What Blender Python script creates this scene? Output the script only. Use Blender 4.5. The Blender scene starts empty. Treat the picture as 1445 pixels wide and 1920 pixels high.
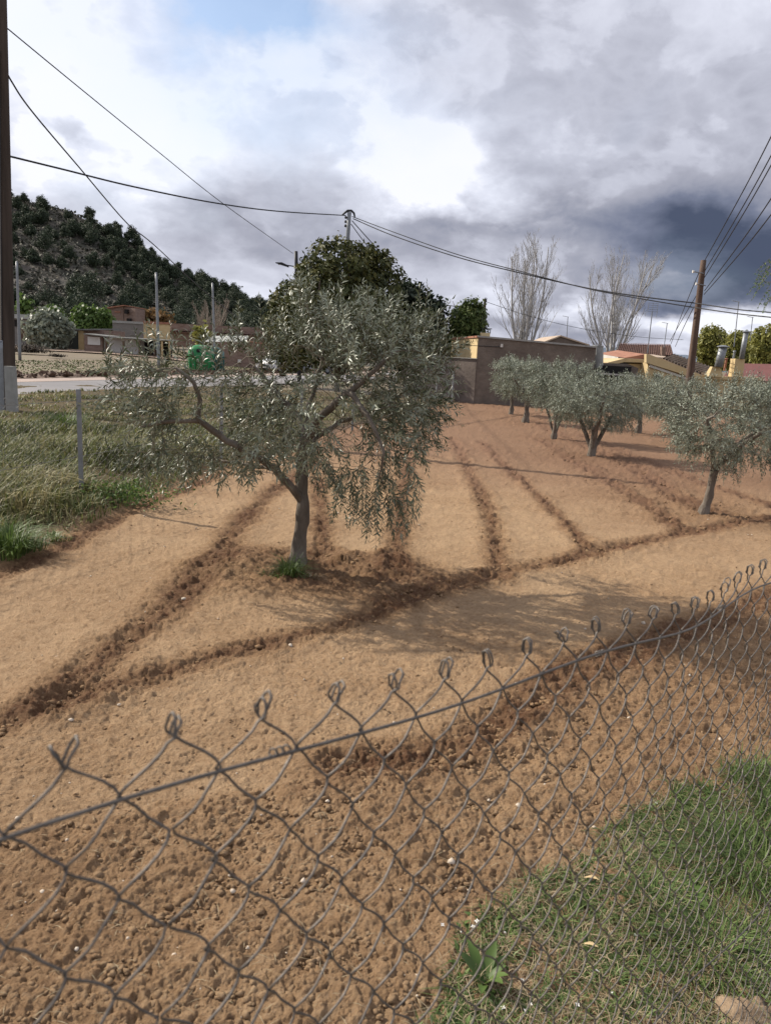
import bpy, math, random
import numpy as np
from mathutils import Vector

rng = np.random.default_rng(7)
random.seed(7)
S = bpy.context.scene
C = S.collection

# ------------------------------------------------------------------ camera
FPX, EYE = 1450.0, 1.65
PITCH, ROLL = math.atan(295 / FPX), 0.05
_cr, _sr = math.cos(ROLL), math.sin(ROLL)
cF = np.array([0, math.cos(PITCH), -math.sin(PITCH)])
_u0 = np.array([0, math.sin(PITCH), math.cos(PITCH)])
cR = np.array([_cr, 0, 0]) + _sr * _u0
cU = np.array([-_sr, 0, 0]) + _cr * _u0
cam_d = bpy.data.cameras.new('camera')
cam = bpy.data.objects.new('camera', cam_d)
C.objects.link(cam)
cam_d.sensor_fit = 'VERTICAL'
cam_d.sensor_height = 36.0
cam_d.lens = 36.0 * FPX / 1920.0
cam_d.clip_start = 0.05
cam_d.clip_end = 6000
from mathutils import Matrix
m = Matrix.Identity(4)
for i in range(3):
    m[i][0], m[i][1], m[i][2] = cR[i], cU[i], -cF[i]
m[2][3] = EYE
cam.matrix_world = m
cam_d.dof.use_dof = True
cam_d.dof.focus_distance = 6.5
cam_d.dof.aperture_fstop = 11.0
S.camera = cam


def ray(px, py):
    return cF * FPX + cR * (px - 722.5) + cU * (960 - py)


def G(px, py, z=0.0):
    d = ray(px, py)
    t = (z - EYE) / d[2]
    return np.array([d[0] * t, d[1] * t, z])


def D(px, py, Y):
    d = ray(px, py)
    t = Y / d[1]
    return np.array([d[0] * t, Y, EYE + d[2] * t])


# ------------------------------------------------------------------ world
SUN_EL, SUN_AZ = math.radians(34), math.radians(-64.5)   # azimuth clockwise from +Y
W = bpy.data.worlds.new('World')
S.world = W
W.use_nodes = True
W.cycles.sampling_method = 'MANUAL'
W.cycles.sample_map_resolution = 512
nt = W.node_tree
for n in list(nt.nodes):
    nt.nodes.remove(n)


class NT:
    def __init__(s, tree):
        s.t = tree

    def n(s, typ, **kw):
        nd = s.t.nodes.new(typ)
        for k, v in kw.items():
            setattr(nd, k, v)
        return nd

    def l(s, a, b):
        s.t.links.new(a, b)

    def put(s, sock, v):
        if isinstance(v, bpy.types.NodeSocket):
            s.t.links.new(v, sock)
        else:
            sock.default_value = v

    def m(s, op, a, b=0.0, c=None, clamp=False):
        nd = s.n('ShaderNodeMath', operation=op, use_clamp=clamp)
        s.put(nd.inputs[0], a)
        s.put(nd.inputs[1], b)
        if c is not None:
            s.put(nd.inputs[2], c)
        return nd.outputs[0]

    def noise(s, vec, scale, detail=4, rough=.5, dist=0.0, lac=2.0):
        nd = s.n('ShaderNodeTexNoise')
        if vec is not None:
            s.put(nd.inputs['Vector'], vec)
        nd.inputs['Scale'].default_value = scale
        nd.inputs['Detail'].default_value = detail
        nd.inputs['Roughness'].default_value = rough
        nd.inputs['Lacunarity'].default_value = lac
        nd.inputs['Distortion'].default_value = dist
        return nd

    def ramp(s, fac, stops, interp='LINEAR'):
        nd = s.n('ShaderNodeValToRGB')
        r = nd.color_ramp
        r.interpolation = interp
        while len(r.elements) < len(stops):
            r.elements.new(.5)
        for e, (p, c) in zip(r.elements, stops):
            e.position = p
            e.color = (c[0], c[1], c[2], 1) if hasattr(c, '__len__') else (c, c, c, 1)
        s.put(nd.inputs[0], fac)
        return nd.outputs[0]

    def mix(s, f, a, b, blend='MIX'):
        nd = s.n('ShaderNodeMix', data_type='RGBA', blend_type=blend)
        s.put(nd.inputs[0], f)
        s.put(nd.inputs[6], a if isinstance(a, bpy.types.NodeSocket) else (*a, 1))
        s.put(nd.inputs[7], b if isinstance(b, bpy.types.NodeSocket) else (*b, 1))
        return nd.outputs[2]


w = NT(nt)
SKYS = 0.1
sky = w.n('ShaderNodeTexSky', sky_type='NISHITA')
sky.sun_disc = False
sky.sun_elevation = SUN_EL
sky.sun_rotation = SUN_AZ
sky.dust_density = 1.2
tc = w.n('ShaderNodeTexCoord')
dirv = tc.outputs['Generated']
sep = w.n('ShaderNodeSeparateXYZ')
w.l(dirv, sep.inputs[0])
dx, dy, dz = sep.outputs
U_ = w.m('ARCTAN2', dx, dy)
V_ = w.m('ARCSINE', dz)
# cloud-plane coordinates: clouds shrink and flatten towards the horizon
comb = w.n('ShaderNodeCombineXYZ')
w.l(dx, comb.inputs[0])
w.l(dy, comb.inputs[1])
w.l(w.m('MULTIPLY', w.m('POWER', w.m('MAXIMUM', dz, 0.0), .75), 1.5), comb.inputs[2])
cv = comb.outputs[0]
nW = w.noise(cv, 5.5, 7, .56)
nF = w.noise(cv, 6.5, 9, .54, .25)
nP = w.noise(cv, 15.0, 6, .55, .2)
nB = w.noise(cv, 2.2, 3, .5, .1)
sepn = w.n('ShaderNodeSeparateColor')
w.l(nW.outputs['Color'], sepn.inputs[0])
Ud = w.m('ADD', U_, w.m('MULTIPLY', w.m('SUBTRACT', sepn.outputs[0], .5), .30))
Vd = w.m('ADD', V_, w.m('MULTIPLY', w.m('SUBTRACT', sepn.outputs[1], .5), .20))


def blob(px, py, rx, ry, soft=1.0):
    d = ray(px, py)
    d = d / np.linalg.norm(d)
    u, v = math.atan2(d[0], d[1]), math.asin(d[2])
    a = w.m('DIVIDE', w.m('SUBTRACT', Ud, u), rx / FPX)
    b = w.m('DIVIDE', w.m('SUBTRACT', Vd, v), ry / FPX)
    q = w.m('ADD', w.m('MULTIPLY', a, a), w.m('MULTIPLY', b, b))
    return w.m('POWER', 2.718, w.m('MULTIPLY', q, -soft))


L = w.m('ADD', .80, w.m('MULTIPLY', w.m('SUBTRACT', nF.outputs[0], .5), .38))
eg = w.n('ShaderNodeMapRange', interpolation_type='SMOOTHSTEP')
eg.inputs[1].default_value, eg.inputs[2].default_value = .50, .555
w.l(nF.outputs[0], eg.inputs[0])
L = w.m('ADD', L, w.m('MULTIPLY', eg.outputs[0], .065))
puff = w.m('ABSOLUTE', w.m('SUBTRACT', nP.outputs[0], .5))
L = w.m('ADD', L, w.m('MULTIPLY', w.m('SUBTRACT', puff, .06), -.40))
L = w.m('ADD', L, w.m('MULTIPLY', w.m('SUBTRACT', nB.outputs[0], .5), .22))
BL = [  # px, py, rx, ry, weight
    (130, 150, 280, 160, .18), (430, 200, 260, 120, .12), (560, 300, 200, 60, .06),
    (190, 275, 110, 32, -.20), (400, 440, 240, 70, -.16), (590, 330, 90, 60, -.12), (90, 330, 110, 50, .12),
    (270, 370, 140, 50, .10), (560, 500, 150, 26, .14), (420, 400, 110, 30, -.14),
    (1050, 90, 420, 150, -.07), (900, 30, 260, 60, -.05),
    (790, 300, 130, 60, .28), (860, 330, 80, 60, .12), (880, 405, 190, 34, -.24), (720, 470, 200, 60, -.12),
    (1120, 340, 330, 100, -.13), (1300, 200, 240, 120, -.05), (1050, 420, 180, 60, -.08), (1000, 245, 140, 30, .10),
    (1420, 490, 240, 74, -.66), (1180, 535, 200, 32, -.24), (1560, 400, 200, 80, -.2),
    (1340, 590, 210, 34, .50), (960, 555, 150, 26, .16), (1120, 610, 260, 22, -.24), (1230, 640, 300, 18, -.14),
]
for (px, py, rx, ry, wt) in BL:
    L = w.m('ADD', L, w.m('MULTIPLY', blob(px, py, rx, ry), wt))
cloud = w.ramp(L, [(0.10, (.062, .078, .125)), (.36, (.155, .175, .245)), (.58, (.315, .325, .39)),
                   (.76, (.48, .495, .575)), (.92, (.64, .66, .75)), (1.0, (.77, .78, .83))])
cl10 = w.n('ShaderNodeVectorMath', operation='SCALE')
w.l(cloud, cl10.inputs[0])
cl10.inputs['Scale'].default_value = 1.0 / SKYS
# gaps of blue: openings in the cover, by the same cloud noise
gap = w.m('ADD', w.m('MULTIPLY', blob(440, 0, 170, 50), 1.3), w.m('MULTIPLY', blob(560, 190, 280, 90), .42))
gap = w.m('ADD', gap, w.m('MULTIPLY', blob(20, 10, 240, 80), .2))
gap = w.m('ADD', gap, w.m('MULTIPLY', w.m('SUBTRACT', nB.outputs[0], .56), 1.6, clamp=True))
gap = w.m('MULTIPLY', gap, w.m('SUBTRACT', 1.35, nF.outputs[0]), clamp=True)
gap = w.m('MULTIPLY', gap, .9, clamp=True)
skb = w.n('ShaderNodeVectorMath', operation='SCALE')
w.l(sky.outputs[0], skb.inputs[0])
skb.inputs['Scale'].default_value = 1.35
fin = w.mix(gap, cl10.outputs[0], skb.outputs[0])
bg = w.n('ShaderNodeBackground')
bg.inputs['Strength'].default_value = SKYS
w.l(fin, bg.inputs[0])
wo = w.n('ShaderNodeOutputWorld')
w.l(bg.outputs[0], wo.inputs[0])

sd = bpy.data.lights.new('sun', 'SUN')
sd.energy = 5.0
sd.angle = math.radians(.55)
sd.color = (1.0, .92, .80)
sun = bpy.data.objects.new('sun', sd)
C.objects.link(sun)
tosun = Vector((math.sin(SUN_AZ) * math.cos(SUN_EL), math.cos(SUN_AZ) * math.cos(SUN_EL), math.sin(SUN_EL)))
sun.rotation_euler = tosun.to_track_quat('Z', 'Y').to_euler()
S.view_settings.view_transform = 'Standard'
S.view_settings.look = 'None'
S.view_settings.gamma = 1
S.view_settings.use_curve_mapping = False
S.view_settings.exposure = 0.35
S.cycles.max_bounces = 6
S.cycles.transparent_max_bounces = 8

# ------------------------------------------------------------------ noise in numpy


def _hash(ix, iy, seed):
    h = (ix.astype(np.int64) * 374761393 + iy.astype(np.int64) * 668265263 + seed * 982451653) & 0xffffffff
    h = ((h ^ (h >> 13)) * 1274126177) & 0xffffffff
    return ((h ^ (h >> 16)) & 0xffff) / 65535.0


def vnoise(x, y, seed=0):
    ix, iy = np.floor(x), np.floor(y)
    fx, fy = x - ix, y - iy
    fx = fx * fx * (3 - 2 * fx)
    fy = fy * fy * (3 - 2 * fy)
    a, b = _hash(ix, iy, seed), _hash(ix + 1, iy, seed)
    c, d = _hash(ix, iy + 1, seed), _hash(ix + 1, iy + 1, seed)
    return (a * (1 - fx) + b * fx) * (1 - fy) + (c * (1 - fx) + d * fx) * fy - .5


def fbm(x, y, octs=4, seed=0, gain=.5):
    t, a = 0, 1.0
    for o in range(octs):
        t = t + a * vnoise(x * 2 ** o + 17.3 * o, y * 2 ** o - 9.1 * o, seed + o)
        a *= gain
    return t


def cells(x, y, seed=0):
    """rounded lumps: 1 at a cell's centre, falling off to its rim"""
    ix, iy = np.floor(x), np.floor(y)
    best = np.full(x.shape, 9.0)
    for ox in (-1, 0, 1):
        for oy in (-1, 0, 1):
            cx, cy = ix + ox, iy + oy
            px = cx + _hash(cx, cy, seed)
            py = cy + _hash(cx, cy, seed + 5)
            rr = .45 + .75 * _hash(cx, cy, seed + 9)
            d = ((px - x) ** 2 + (py - y) ** 2) / rr ** 2
            best = np.minimum(best, d)
    return np.sqrt(np.clip(1 - best, 0, 1))


# ------------------------------------------------------------------ materials
MATS = {}


def mat(name, cols, scale=3.0, rough=.85, bump=.3, bscale=None, bdist=.01, detail=6, metal=0.0,
        stretch=(1, 1, 1), attr=None, back=None, transl=0.0, coord='Object', spec=.3, nrough=.6):
    mt = bpy.data.materials.new(name)
    mt.use_nodes = True
    t = NT(mt.node_tree)
    bs = mt.node_tree.nodes['Principled BSDF']
    outn = mt.node_tree.nodes['Material Output']
    if attr:
        a = t.n('ShaderNodeAttribute', attribute_name=attr)
        fac = a.outputs['Fac']
        vec = None
    tcn = t.n('ShaderNodeTexCoord')
    mp = t.n('ShaderNodeMapping')
    t.l(tcn.outputs[coord], mp.inputs[0])
    mp.inputs['Scale'].default_value = stretch
    vec = mp.outputs[0]
    if not attr:
        fac = t.noise(vec, scale, detail, nrough).outputs[0]
        fac = t.m('ADD', t.m('MULTIPLY', t.m('SUBTRACT', fac, .5), 1.7), .5, clamp=True)
    n = len(cols)
    stops = [(i / max(1, n - 1), c) for i, c in enumerate(cols)] if not isinstance(cols[0][1], tuple) else cols
    col = t.ramp(fac, stops)
    if back:
        gm = t.n('ShaderNodeNewGeometry')
        col = t.mix(gm.outputs['Backfacing'], col, back)
    t.l(col, bs.inputs['Base Color'])
    bs.inputs['Roughness'].default_value = rough
    bs.inputs['Metallic'].default_value = metal
    bs.inputs['Specular IOR Level'].default_value = spec
    if bump:
        nb = t.noise(vec, bscale or scale * 6, 5, .6)
        b = t.n('ShaderNodeBump')
        b.inputs['Strength'].default_value = bump
        b.inputs['Distance'].default_value = bdist
        t.l(nb.outputs[0], b.inputs['Height'])
        t.l(b.outputs[0], bs.inputs['Normal'])
    if transl:
        tr = t.n('ShaderNodeBsdfTranslucent')
        t.l(col, tr.inputs[0])
        mx = t.n('ShaderNodeMixShader')
        mx.inputs[0].default_value = transl
        t.l(bs.outputs[0], mx.inputs[1])
        t.l(tr.outputs[0], mx.inputs[2])
        t.l(mx.outputs[0], outn.inputs[0])
    return mt


# soil: two real colours of earth (dry rolled crust, moist turned earth) chosen by the mesh attribute 'turned'; dark specks add painted crumb shade
def soil_mat():
    mt = bpy.data.materials.new('tilled_soil')
    mt.use_nodes = True
    t = NT(mt.node_tree)
    bs = mt.node_tree.nodes['Principled BSDF']
    tcn = t.n('ShaderNodeTexCoord')
    v = tcn.outputs['Object']
    at = t.n('ShaderNodeAttribute', attribute_name='turned').outputs['Fac']
    far = t.n('ShaderNodeAttribute', attribute_name='red').outputs['Fac']
    veg = t.n('ShaderNodeAttribute', attribute_name='veg').outputs['Fac']
    n1 = t.noise(v, 26, 6, .65).outputs[0]
    n2 = t.noise(v, 1.3, 4, .6).outputs[0]
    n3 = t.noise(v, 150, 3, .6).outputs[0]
    f = t.m('ADD', t.m('MULTIPLY', at, .8), t.m('MULTIPLY', t.m('SUBTRACT', n1, .5), 1.1))
    f = t.m('ADD', f, t.m('MULTIPLY', t.m('SUBTRACT', n2, .5), .9), clamp=True)
    c = t.ramp(f, [(0, (.415, .282, .166)), (.45, (.295, .186, .102)), (1, (.120, .062, .034))])
    c = t.mix(t.m('MULTIPLY', far, .8), c, t.mix(n1, (.175, .095, .062), (.245, .148, .095)))
    c = t.mix(veg, c, t.mix(n1, (.07, .055, .03), (.13, .10, .05)))
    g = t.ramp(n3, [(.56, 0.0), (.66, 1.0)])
    c = t.mix(t.m('MULTIPLY', g, .42), c, (.095, .055, .032))  # fine specks: moist crumbs and the tiny shade between them, painted as colour
    n4 = t.noise(v, 48, 4, .7).outputs[0]
    g = t.ramp(n4, [(.58, 0.0), (.70, 1.0)])
    c = t.mix(t.m('MULTIPLY', g, .40), c, (.11, .062, .036))  # coarser specks: the same crumb shade painted into the colour at larger grain
    g = t.ramp(n4, [(.30, 1.0), (.42, 0.0)])
    c = t.mix(t.m('MULTIPLY', g, t.m('SUBTRACT', .35, t.m('MULTIPLY', veg, .35))), c, (.46, .34, .23))
    t.l(c, bs.inputs['Base Color'])
    bs.inputs['Roughness'].default_value = .95
    bs.inputs['Specular IOR Level'].default_value = .12
    vo = t.n('ShaderNodeTexVoronoi')
    vo.inputs['Scale'].default_value = 85
    t.l(v, vo.inputs['Vector'])
    h = t.m('ADD', t.m('MULTIPLY', vo.outputs['Distance'], -.35), t.m('MULTIPLY', t.noise(v, 75, 7, .75).outputs[0], 1.9))
    b = t.n('ShaderNodeBump')
    b.inputs['Strength'].default_value = .9
    b.inputs['Distance'].default_value = .012
    t.l(h, b.inputs['Height'])
    t.l(b.outputs[0], bs.inputs['Normal'])
    return mt


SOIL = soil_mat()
OLIVE = mat('olive_leaf', [(.030, .040, .018), (.082, .098, .048), (.17, .185, .115)], attr='rnd', rough=.40, bump=0, back=(.22, .24, .17), transl=.10, spec=.5)
OLIVE2 = mat('olive_leaf_silvery', [(.085, .10, .068), (.17, .19, .135), (.28, .305, .235)], attr='rnd', rough=.5, bump=0, back=(.27, .30, .235), transl=.15, spec=.4)
BARK = mat('olive_bark', [(.055, .045, .035), (.15, .125, .10), (.26, .235, .20)], scale=9, bump=.9, bscale=35, bdist=.02, stretch=(1, 1, .35))
TWIG = mat('twig_bark', [(.10, .085, .06), (.22, .19, .14)], scale=20, bump=0)
PALEBARK = mat('pale_bark', [(.27, .265, .26), (.40, .39, .385)], scale=4, bump=0)
TANBARK = mat('tan_bark', [(.20, .16, .125), (.32, .27, .22)], scale=4, bump=0)
DARKBARK = mat('dark_bark', [(.04, .03, .022), (.10, .08, .06)], scale=6, bump=.3)
HOLM = mat('evergreen_leaf', [(.024, .032, .010), (.068, .078, .022), (.15, .135, .042)], attr='rnd', rough=.6, bump=0, transl=.18)
HOLMD = mat('dark_evergreen_leaf', [(.010, .016, .009), (.022, .034, .017), (.045, .062, .025)], attr='rnd', rough=.55, bump=0, transl=.12)
CYP = mat('cypress_leaf', [(.03, .05, .012), (.07, .10, .025), (.15, .17, .05)], attr='rnd', rough=.6, bump=0, transl=.2)
PINE = mat('pine_needles', [(.018, .028, .016), (.038, .054, .030), (.072, .092, .046)], attr='rnd', rough=.7, bump=0, transl=.1)
SHRUB = mat('hill_shrub', [(.04, .044, .032), (.075, .074, .052), (.13, .115, .085)], attr='rnd', rough=.8, bump=0)
LIME = mat('spring_leaf', [(.04, .075, .018), (.085, .14, .032), (.15, .22, .06)], attr='rnd', rough=.55, bump=0, transl=.3)
WILLOW = mat('willow_leaf', [(.10, .11, .025), (.20, .20, .05), (.34, .32, .09)], attr='rnd', rough=.6, bump=0, transl=.3)
RUST = mat('rusty_leaf', [(.10, .06, .025), (.19, .11, .04), (.27, .17, .07)], attr='rnd', rough=.7, bump=0, transl=.2)
GRASS = mat('green_grass', [(.045, .075, .018), (.095, .15, .035), (.18, .235, .075)], attr='rnd', rough=.5, bump=0, transl=.25)
DRY = mat('weedy_grass', [(.052, .058, .022), (.11, .135, .04), (.195, .20, .065), (.30, .26, .13)], attr='rnd', rough=.6, bump=0, transl=.25)
STRAW = mat('dry_straw', [(.20, .15, .085), (.36, .29, .18)], attr='rnd', rough=.7, bump=0)
TURF = mat('short_turf', [(.08, .10, .035), (.13, .155, .05), (.20, .195, .085)], attr='rnd', rough=.7, bump=0)
PETAL = mat('white_petal', [(.60, .60, .57), (.70, .70, .67)], rough=.6, bump=0)
STONE = mat('pale_stone', [(.30, .235, .17), (.50, .42, .33), (.60, .53, .44)], scale=30, bump=.4, bdist=.004, bscale=90)
CHALK = mat('white_stone', [(.38, .33, .26), (.54, .48, .40)], scale=30, bump=.3, bdist=.003)
CLOD = mat('clod_earth', [(.17, .10, .062), (.265, .165, .105), (.35, .235, .155)], scale=18, bump=.8, bscale=120, bdist=.006, spec=.1, rough=.95)
WIRE = mat('weathered_wire', [(.075, .065, .058), (.17, .155, .14)], scale=60, bump=.3, bscale=300, bdist=.001, metal=.5, rough=.48)
WIREF = mat('far_fence_wire', [(.18, .17, .155), (.30, .29, .27)], scale=30, bump=0, metal=.3, rough=.55)
GALV = mat('galvanised_steel', [(.16, .17, .18), (.27, .285, .30)], scale=14, bump=.1, metal=.35, rough=.5)
CABLE = mat('black_cable', [(.012, .012, .014), (.03, .03, .032)], bump=0, rough=.6)
POLEW = mat('creosote_wood', [(.022, .016, .012), (.060, .044, .034), (.10, .075, .058)], scale=7, stretch=(1, 1, .08), bump=.8, bscale=30, bdist=.02)
POLEB = mat('brown_pole_wood', [(.045, .028, .02), (.10, .065, .048), (.17, .12, .09)], scale=7, stretch=(1, 1, .08), bump=.8, bscale=30, bdist=.02)
CONC = mat('concrete', [(.22, .22, .205), (.34, .34, .32)], scale=6, bump=.4, bdist=.01)
PORC = mat('insulator', [(.03, .03, .035), (.05, .05, .055)], rough=.3, bump=0)
ROADM = mat('asphalt_road', [(.135, .13, .135), (.20, .19, .19), (.26, .245, .235)], scale=.35, bump=.2, bscale=80, bdist=.004)
PATH = mat('pinkish_shoulder', [(.30, .23, .19), (.40, .32, .27)], scale=1.2, bump=.3, bdist=.01)
DIRT = mat('dirt_bank', [(.07, .045, .032), (.15, .10, .072), (.20, .14, .10)], scale=1.5, bump=.8, bscale=9, bdist=.1)
TRACK = mat('dirt_track', [(.24, .17, .125), (.34, .25, .19)], scale=.6, bump=.3, bdist=.02)
FARG = mat('far_ground', [(.10, .085, .05), (.17, .13, .085), (.13, .13, .06)], scale=.15, bump=.3, bdist=.05)
HILLM = mat('scrub_hillside', [(.032, .034, .024), (.062, .055, .042), (.11, .09, .072)], scale=.10, bump=.8, bscale=.6, bdist=.8, stretch=(1, 1, 3))
PLAST = mat('stained_render', [(.055, .046, .039), (.145, .118, .096), (.26, .215, .175)], scale=.9, stretch=(1, 1, 1.6), bump=.5, bscale=9, bdist=.03, detail=9, nrough=.75)
PLAST2 = mat('brown_render', [(.07, .056, .048), (.125, .10, .085), (.20, .165, .14)], scale=1.5, bump=.5, bscale=9, bdist=.03, detail=9)
YEL = mat('yellow_render', [(.42, .31, .155), (.56, .44, .25)], scale=1.0, bump=.2, bdist=.01)
YELD = mat('faded_yellow_render', [(.42, .31, .16), (.60, .47, .27)], scale=2.5, bump=.3, bdist=.01)
WHT = mat('whitewash', [(.48, .46, .42), (.62, .60, .56)], scale=1.5, bump=.2)
DTERRA = mat('dark_red_tile', [(.10, .055, .045), (.17, .095, .075), (.22, .13, .10)], scale=3, bump=.4, bdist=.02)
TERRA = mat('terracotta_tile', [(.17, .075, .05), (.30, .14, .09), (.37, .20, .13)], scale=3, bump=.4, bdist=.02)
OLDTILE = mat('weathered_tile', [(.27, .20, .15), (.42, .33, .25), (.52, .43, .34)], scale=4, bump=.4, bdist=.02)
MAROON = mat('maroon_roof', [(.14, .055, .05), (.19, .08, .07)], scale=2, bump=.3, bdist=.02)
BRICKM = mat('ruin_brick', [(.13, .085, .065), (.21, .145, .115), (.26, .195, .16)], scale=1.6, stretch=(1, 1, 2.5), bump=.8, bscale=7, bdist=.05)
BLOCK = mat('grey_block', [(.14, .13, .12), (.22, .205, .19)], scale=1.4, stretch=(1, 1, 2.5), bump=.6, bscale=6, bdist=.04)
SHEET = mat('fibre_cement_sheet', [(.27, .28, .26), (.40, .41, .39)], scale=1.5, bump=.2)
GSHEET = mat('grimy_sheet', [(.13, .13, .12), (.21, .21, .195)], scale=1.5, bump=.2)
DOORM = mat('dark_green_door', [(.045, .055, .052), (.075, .085, .08)], scale=2, bump=.1)
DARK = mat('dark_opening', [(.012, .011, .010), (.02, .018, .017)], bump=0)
BROWNW = mat('brown_wood', [(.07, .045, .03), (.13, .085, .055)], scale=3, bump=.3)
GREENP = mat('green_plastic', [(.012, .15, .045), (.03, .24, .08)], scale=1, bump=0, rough=.4)
TEALP = mat('teal_plastic', [(.02, .09, .085), (.03, .13, .12)], scale=1, bump=0, rough=.4)
CARW = mat('white_car_paint', [(.60, .61, .62), (.66, .67, .68)], bump=0, rough=.3, spec=.6)
GLASS = mat('dark_glass', [(.02, .024, .028), (.03, .035, .04)], bump=0, rough=.08, spec=.8)
RUBBER = mat('tyre_rubber', [(.012, .012, .012), (.022, .022, .022)], bump=0)
REDP = mat('red_lens', [(.35, .02, .01), (.4, .03, .02)], bump=0, rough=.3)

# ------------------------------------------------------------------ mesh helpers
ORG = {}


def tag(o, label=None, cat=None, group=None, kind=None):
    if label:
        o['label'] = label
    if cat:
        o['category'] = cat
    if group:
        o['group'] = group
    if kind:
        o['kind'] = kind
    return o


def empty(name, loc, label, cat, group=None):
    o = bpy.data.objects.new(name, None)
    o.location = Vector([float(v) for v in loc])
    o.empty_display_size = .1
    C.objects.link(o)
    ORG[o.name] = np.array([float(v) for v in loc])
    return tag(o, label, cat, group)


def link(name, me, mt, parent=None, org=None):
    o = bpy.data.objects.new(name, me)
    if mt is not None:
        me.materials.append(mt)
    C.objects.link(o)
    if parent is not None:
        o.parent = parent
        ORG[o.name] = ORG[parent.name]
    else:
        ORG[o.name] = np.zeros(3) if org is None else np.array(org, float)
        o.location = Vector(ORG[o.name])
    return o


def npmesh(name, V, F, mt, parent=None, org=None, smooth=False, rnd=None, attrs=None):
    """V (n,3) world coordinates, F (m,k)"""
    V = np.asarray(V, float)
    F = np.asarray(F, np.int64)
    o_ = ORG[parent.name] if parent is not None else (np.zeros(3) if org is None else np.array(org, float))
    V = V - o_
    me = bpy.data.meshes.new(name)
    me.vertices.add(len(V))
    me.vertices.foreach_set('co', V.astype(np.float32).ravel())
    k = F.shape[1]
    me.loops.add(F.size)
    me.loops.foreach_set('vertex_index', F.astype(np.int32).ravel())
    me.polygons.add(len(F))
    me.polygons.foreach_set('loop_start', np.arange(0, F.size, k, dtype=np.int32))
    if smooth:
        me.polygons.foreach_set('use_smooth', np.ones(len(F), bool))
    A = dict(attrs or {})
    if rnd is not None:
        A['rnd'] = rnd
    for an, av in A.items():
        at = me.attributes.new(an, 'FLOAT', 'POINT')
        at.data.foreach_set('value', np.asarray(av, np.float32))
    me.update(calc_edges=True)
    return link(name, me, mt, parent, o_ if parent is None else None)


class MB:
    def __init__(s):
        s.v, s.f = [], []

    def add(s, vs, fs):
        b = len(s.v)
        s.v += [tuple(float(c) for c in q) for q in vs]
        s.f += [tuple(i + b for i in f) for f in fs]
        return s

    def box(s, c, d, rz=0.0, top=1.0):
        cx, cy, cz = c
        hx, hy, hz = d[0] / 2, d[1] / 2, d[2] / 2
        vs = []
        for z, k in ((-hz, 1), (hz, top)):
            for x, y in ((-hx, -hy), (hx, -hy), (hx, hy), (-hx, hy)):
                x, y = x * k, y * k
                vs.append((cx + x * math.cos(rz) - y * math.sin(rz), cy + x * math.sin(rz) + y * math.cos(rz), cz + z))
        return s.add(vs, [(3, 2, 1, 0), (4, 5, 6, 7), (0, 1, 5, 4), (1, 2, 6, 5), (2, 3, 7, 6), (3, 0, 4, 7)])

    def prism(s, pts, off):
        """closed outline pts (3-D, planar) extruded by vector off"""
        n = len(pts)
        p2 = [tuple(np.array(p, float) + np.array(off, float)) for p in pts]
        fs = [tuple(range(n - 1, -1, -1)), tuple(range(n, 2 * n))]
        fs += [(i, (i + 1) % n, n + (i + 1) % n, n + i) for i in range(n)]
        return s.add(list(pts) + p2, fs)

    def tube(s, pts, rad, n=6, cap=True):
        V, F = tube_np(np.array(pts, float), rad, n)
        s.add(V, F)
        if cap:
            b = len(s.v) - len(V)
            s.f.append(tuple(b + i for i in range(n - 1, -1, -1)))
            s.f.append(tuple(b + len(V) - n + i for i in range(n)))
        return s

    def build(s, name, mt, parent=None, org=None, smooth=False):
        o_ = ORG[parent.name] if parent is not None else (np.zeros(3) if org is None else np.array(org, float))
        me = bpy.data.meshes.new(name)
        me.from_pydata([(v[0] - o_[0], v[1] - o_[1], v[2] - o_[2]) for v in s.v], [], s.f)
        if smooth:
            me.polygons.foreach_set('use_smooth', [True] * len(me.polygons))
        me.update()
        return link(name, me, mt, parent, o_ if parent is None else None)


def tube_np(P, rad, n=6):
    m_ = len(P)
    rad = np.full(m_, rad) if np.isscalar(rad) else np.asarray(rad, float)
    T = np.gradient(P, axis=0) if m_ > 2 else np.repeat((P[1:] - P[:1]), 2, axis=0)
    T /= np.linalg.norm(T, axis=1)[:, None] + 1e-12
    ref = np.array([0, 0, 1.0]) if abs(T[0][2]) < .9 else np.array([1.0, 0, 0])
    a = np.cross(T[0], ref)
    a /= np.linalg.norm(a)
    V = np.empty((m_, n, 3))
    an = np.arange(n) * 2 * math.pi / n
    for i in range(m_):
        a = a - T[i] * a.dot(T[i])
        a /= np.linalg.norm(a) + 1e-12
        b = np.cross(T[i], a)
        V[i] = P[i] + rad[i] * (np.cos(an)[:, None] * a + np.sin(an)[:, None] * b)
    i0 = np.arange(m_ - 1)[:, None] * n
    j = np.arange(n)[None]
    jn = (j + 1) % n
    F = np.stack([i0 + j, i0 + jn, i0 + n + jn, i0 + n + j], -1).reshape(-1, 4)
    return V.reshape(-1, 3), F


class Cat:
    """collects numpy meshes with the same face size"""

    def __init__(s):
        s.V, s.F, s.R, s.n = [], [], [], 0

    def add(s, V, F, r=None):
        s.V.append(V)
        s.F.append(np.asarray(F) + s.n)
        s.R.append(np.full(len(V), .5) if r is None else (np.full(len(V), r) if np.isscalar(r) else r))
        s.n += len(V)

    def build(s, name, mt, parent=None, org=None, smooth=False):
        return npmesh(name, np.concatenate(s.V), np.concatenate(s.F), mt, parent, org, smooth, rnd=np.concatenate(s.R))


def nrm(a):
    return a / (np.linalg.norm(a, axis=-1, keepdims=True) + 1e-12)


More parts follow.
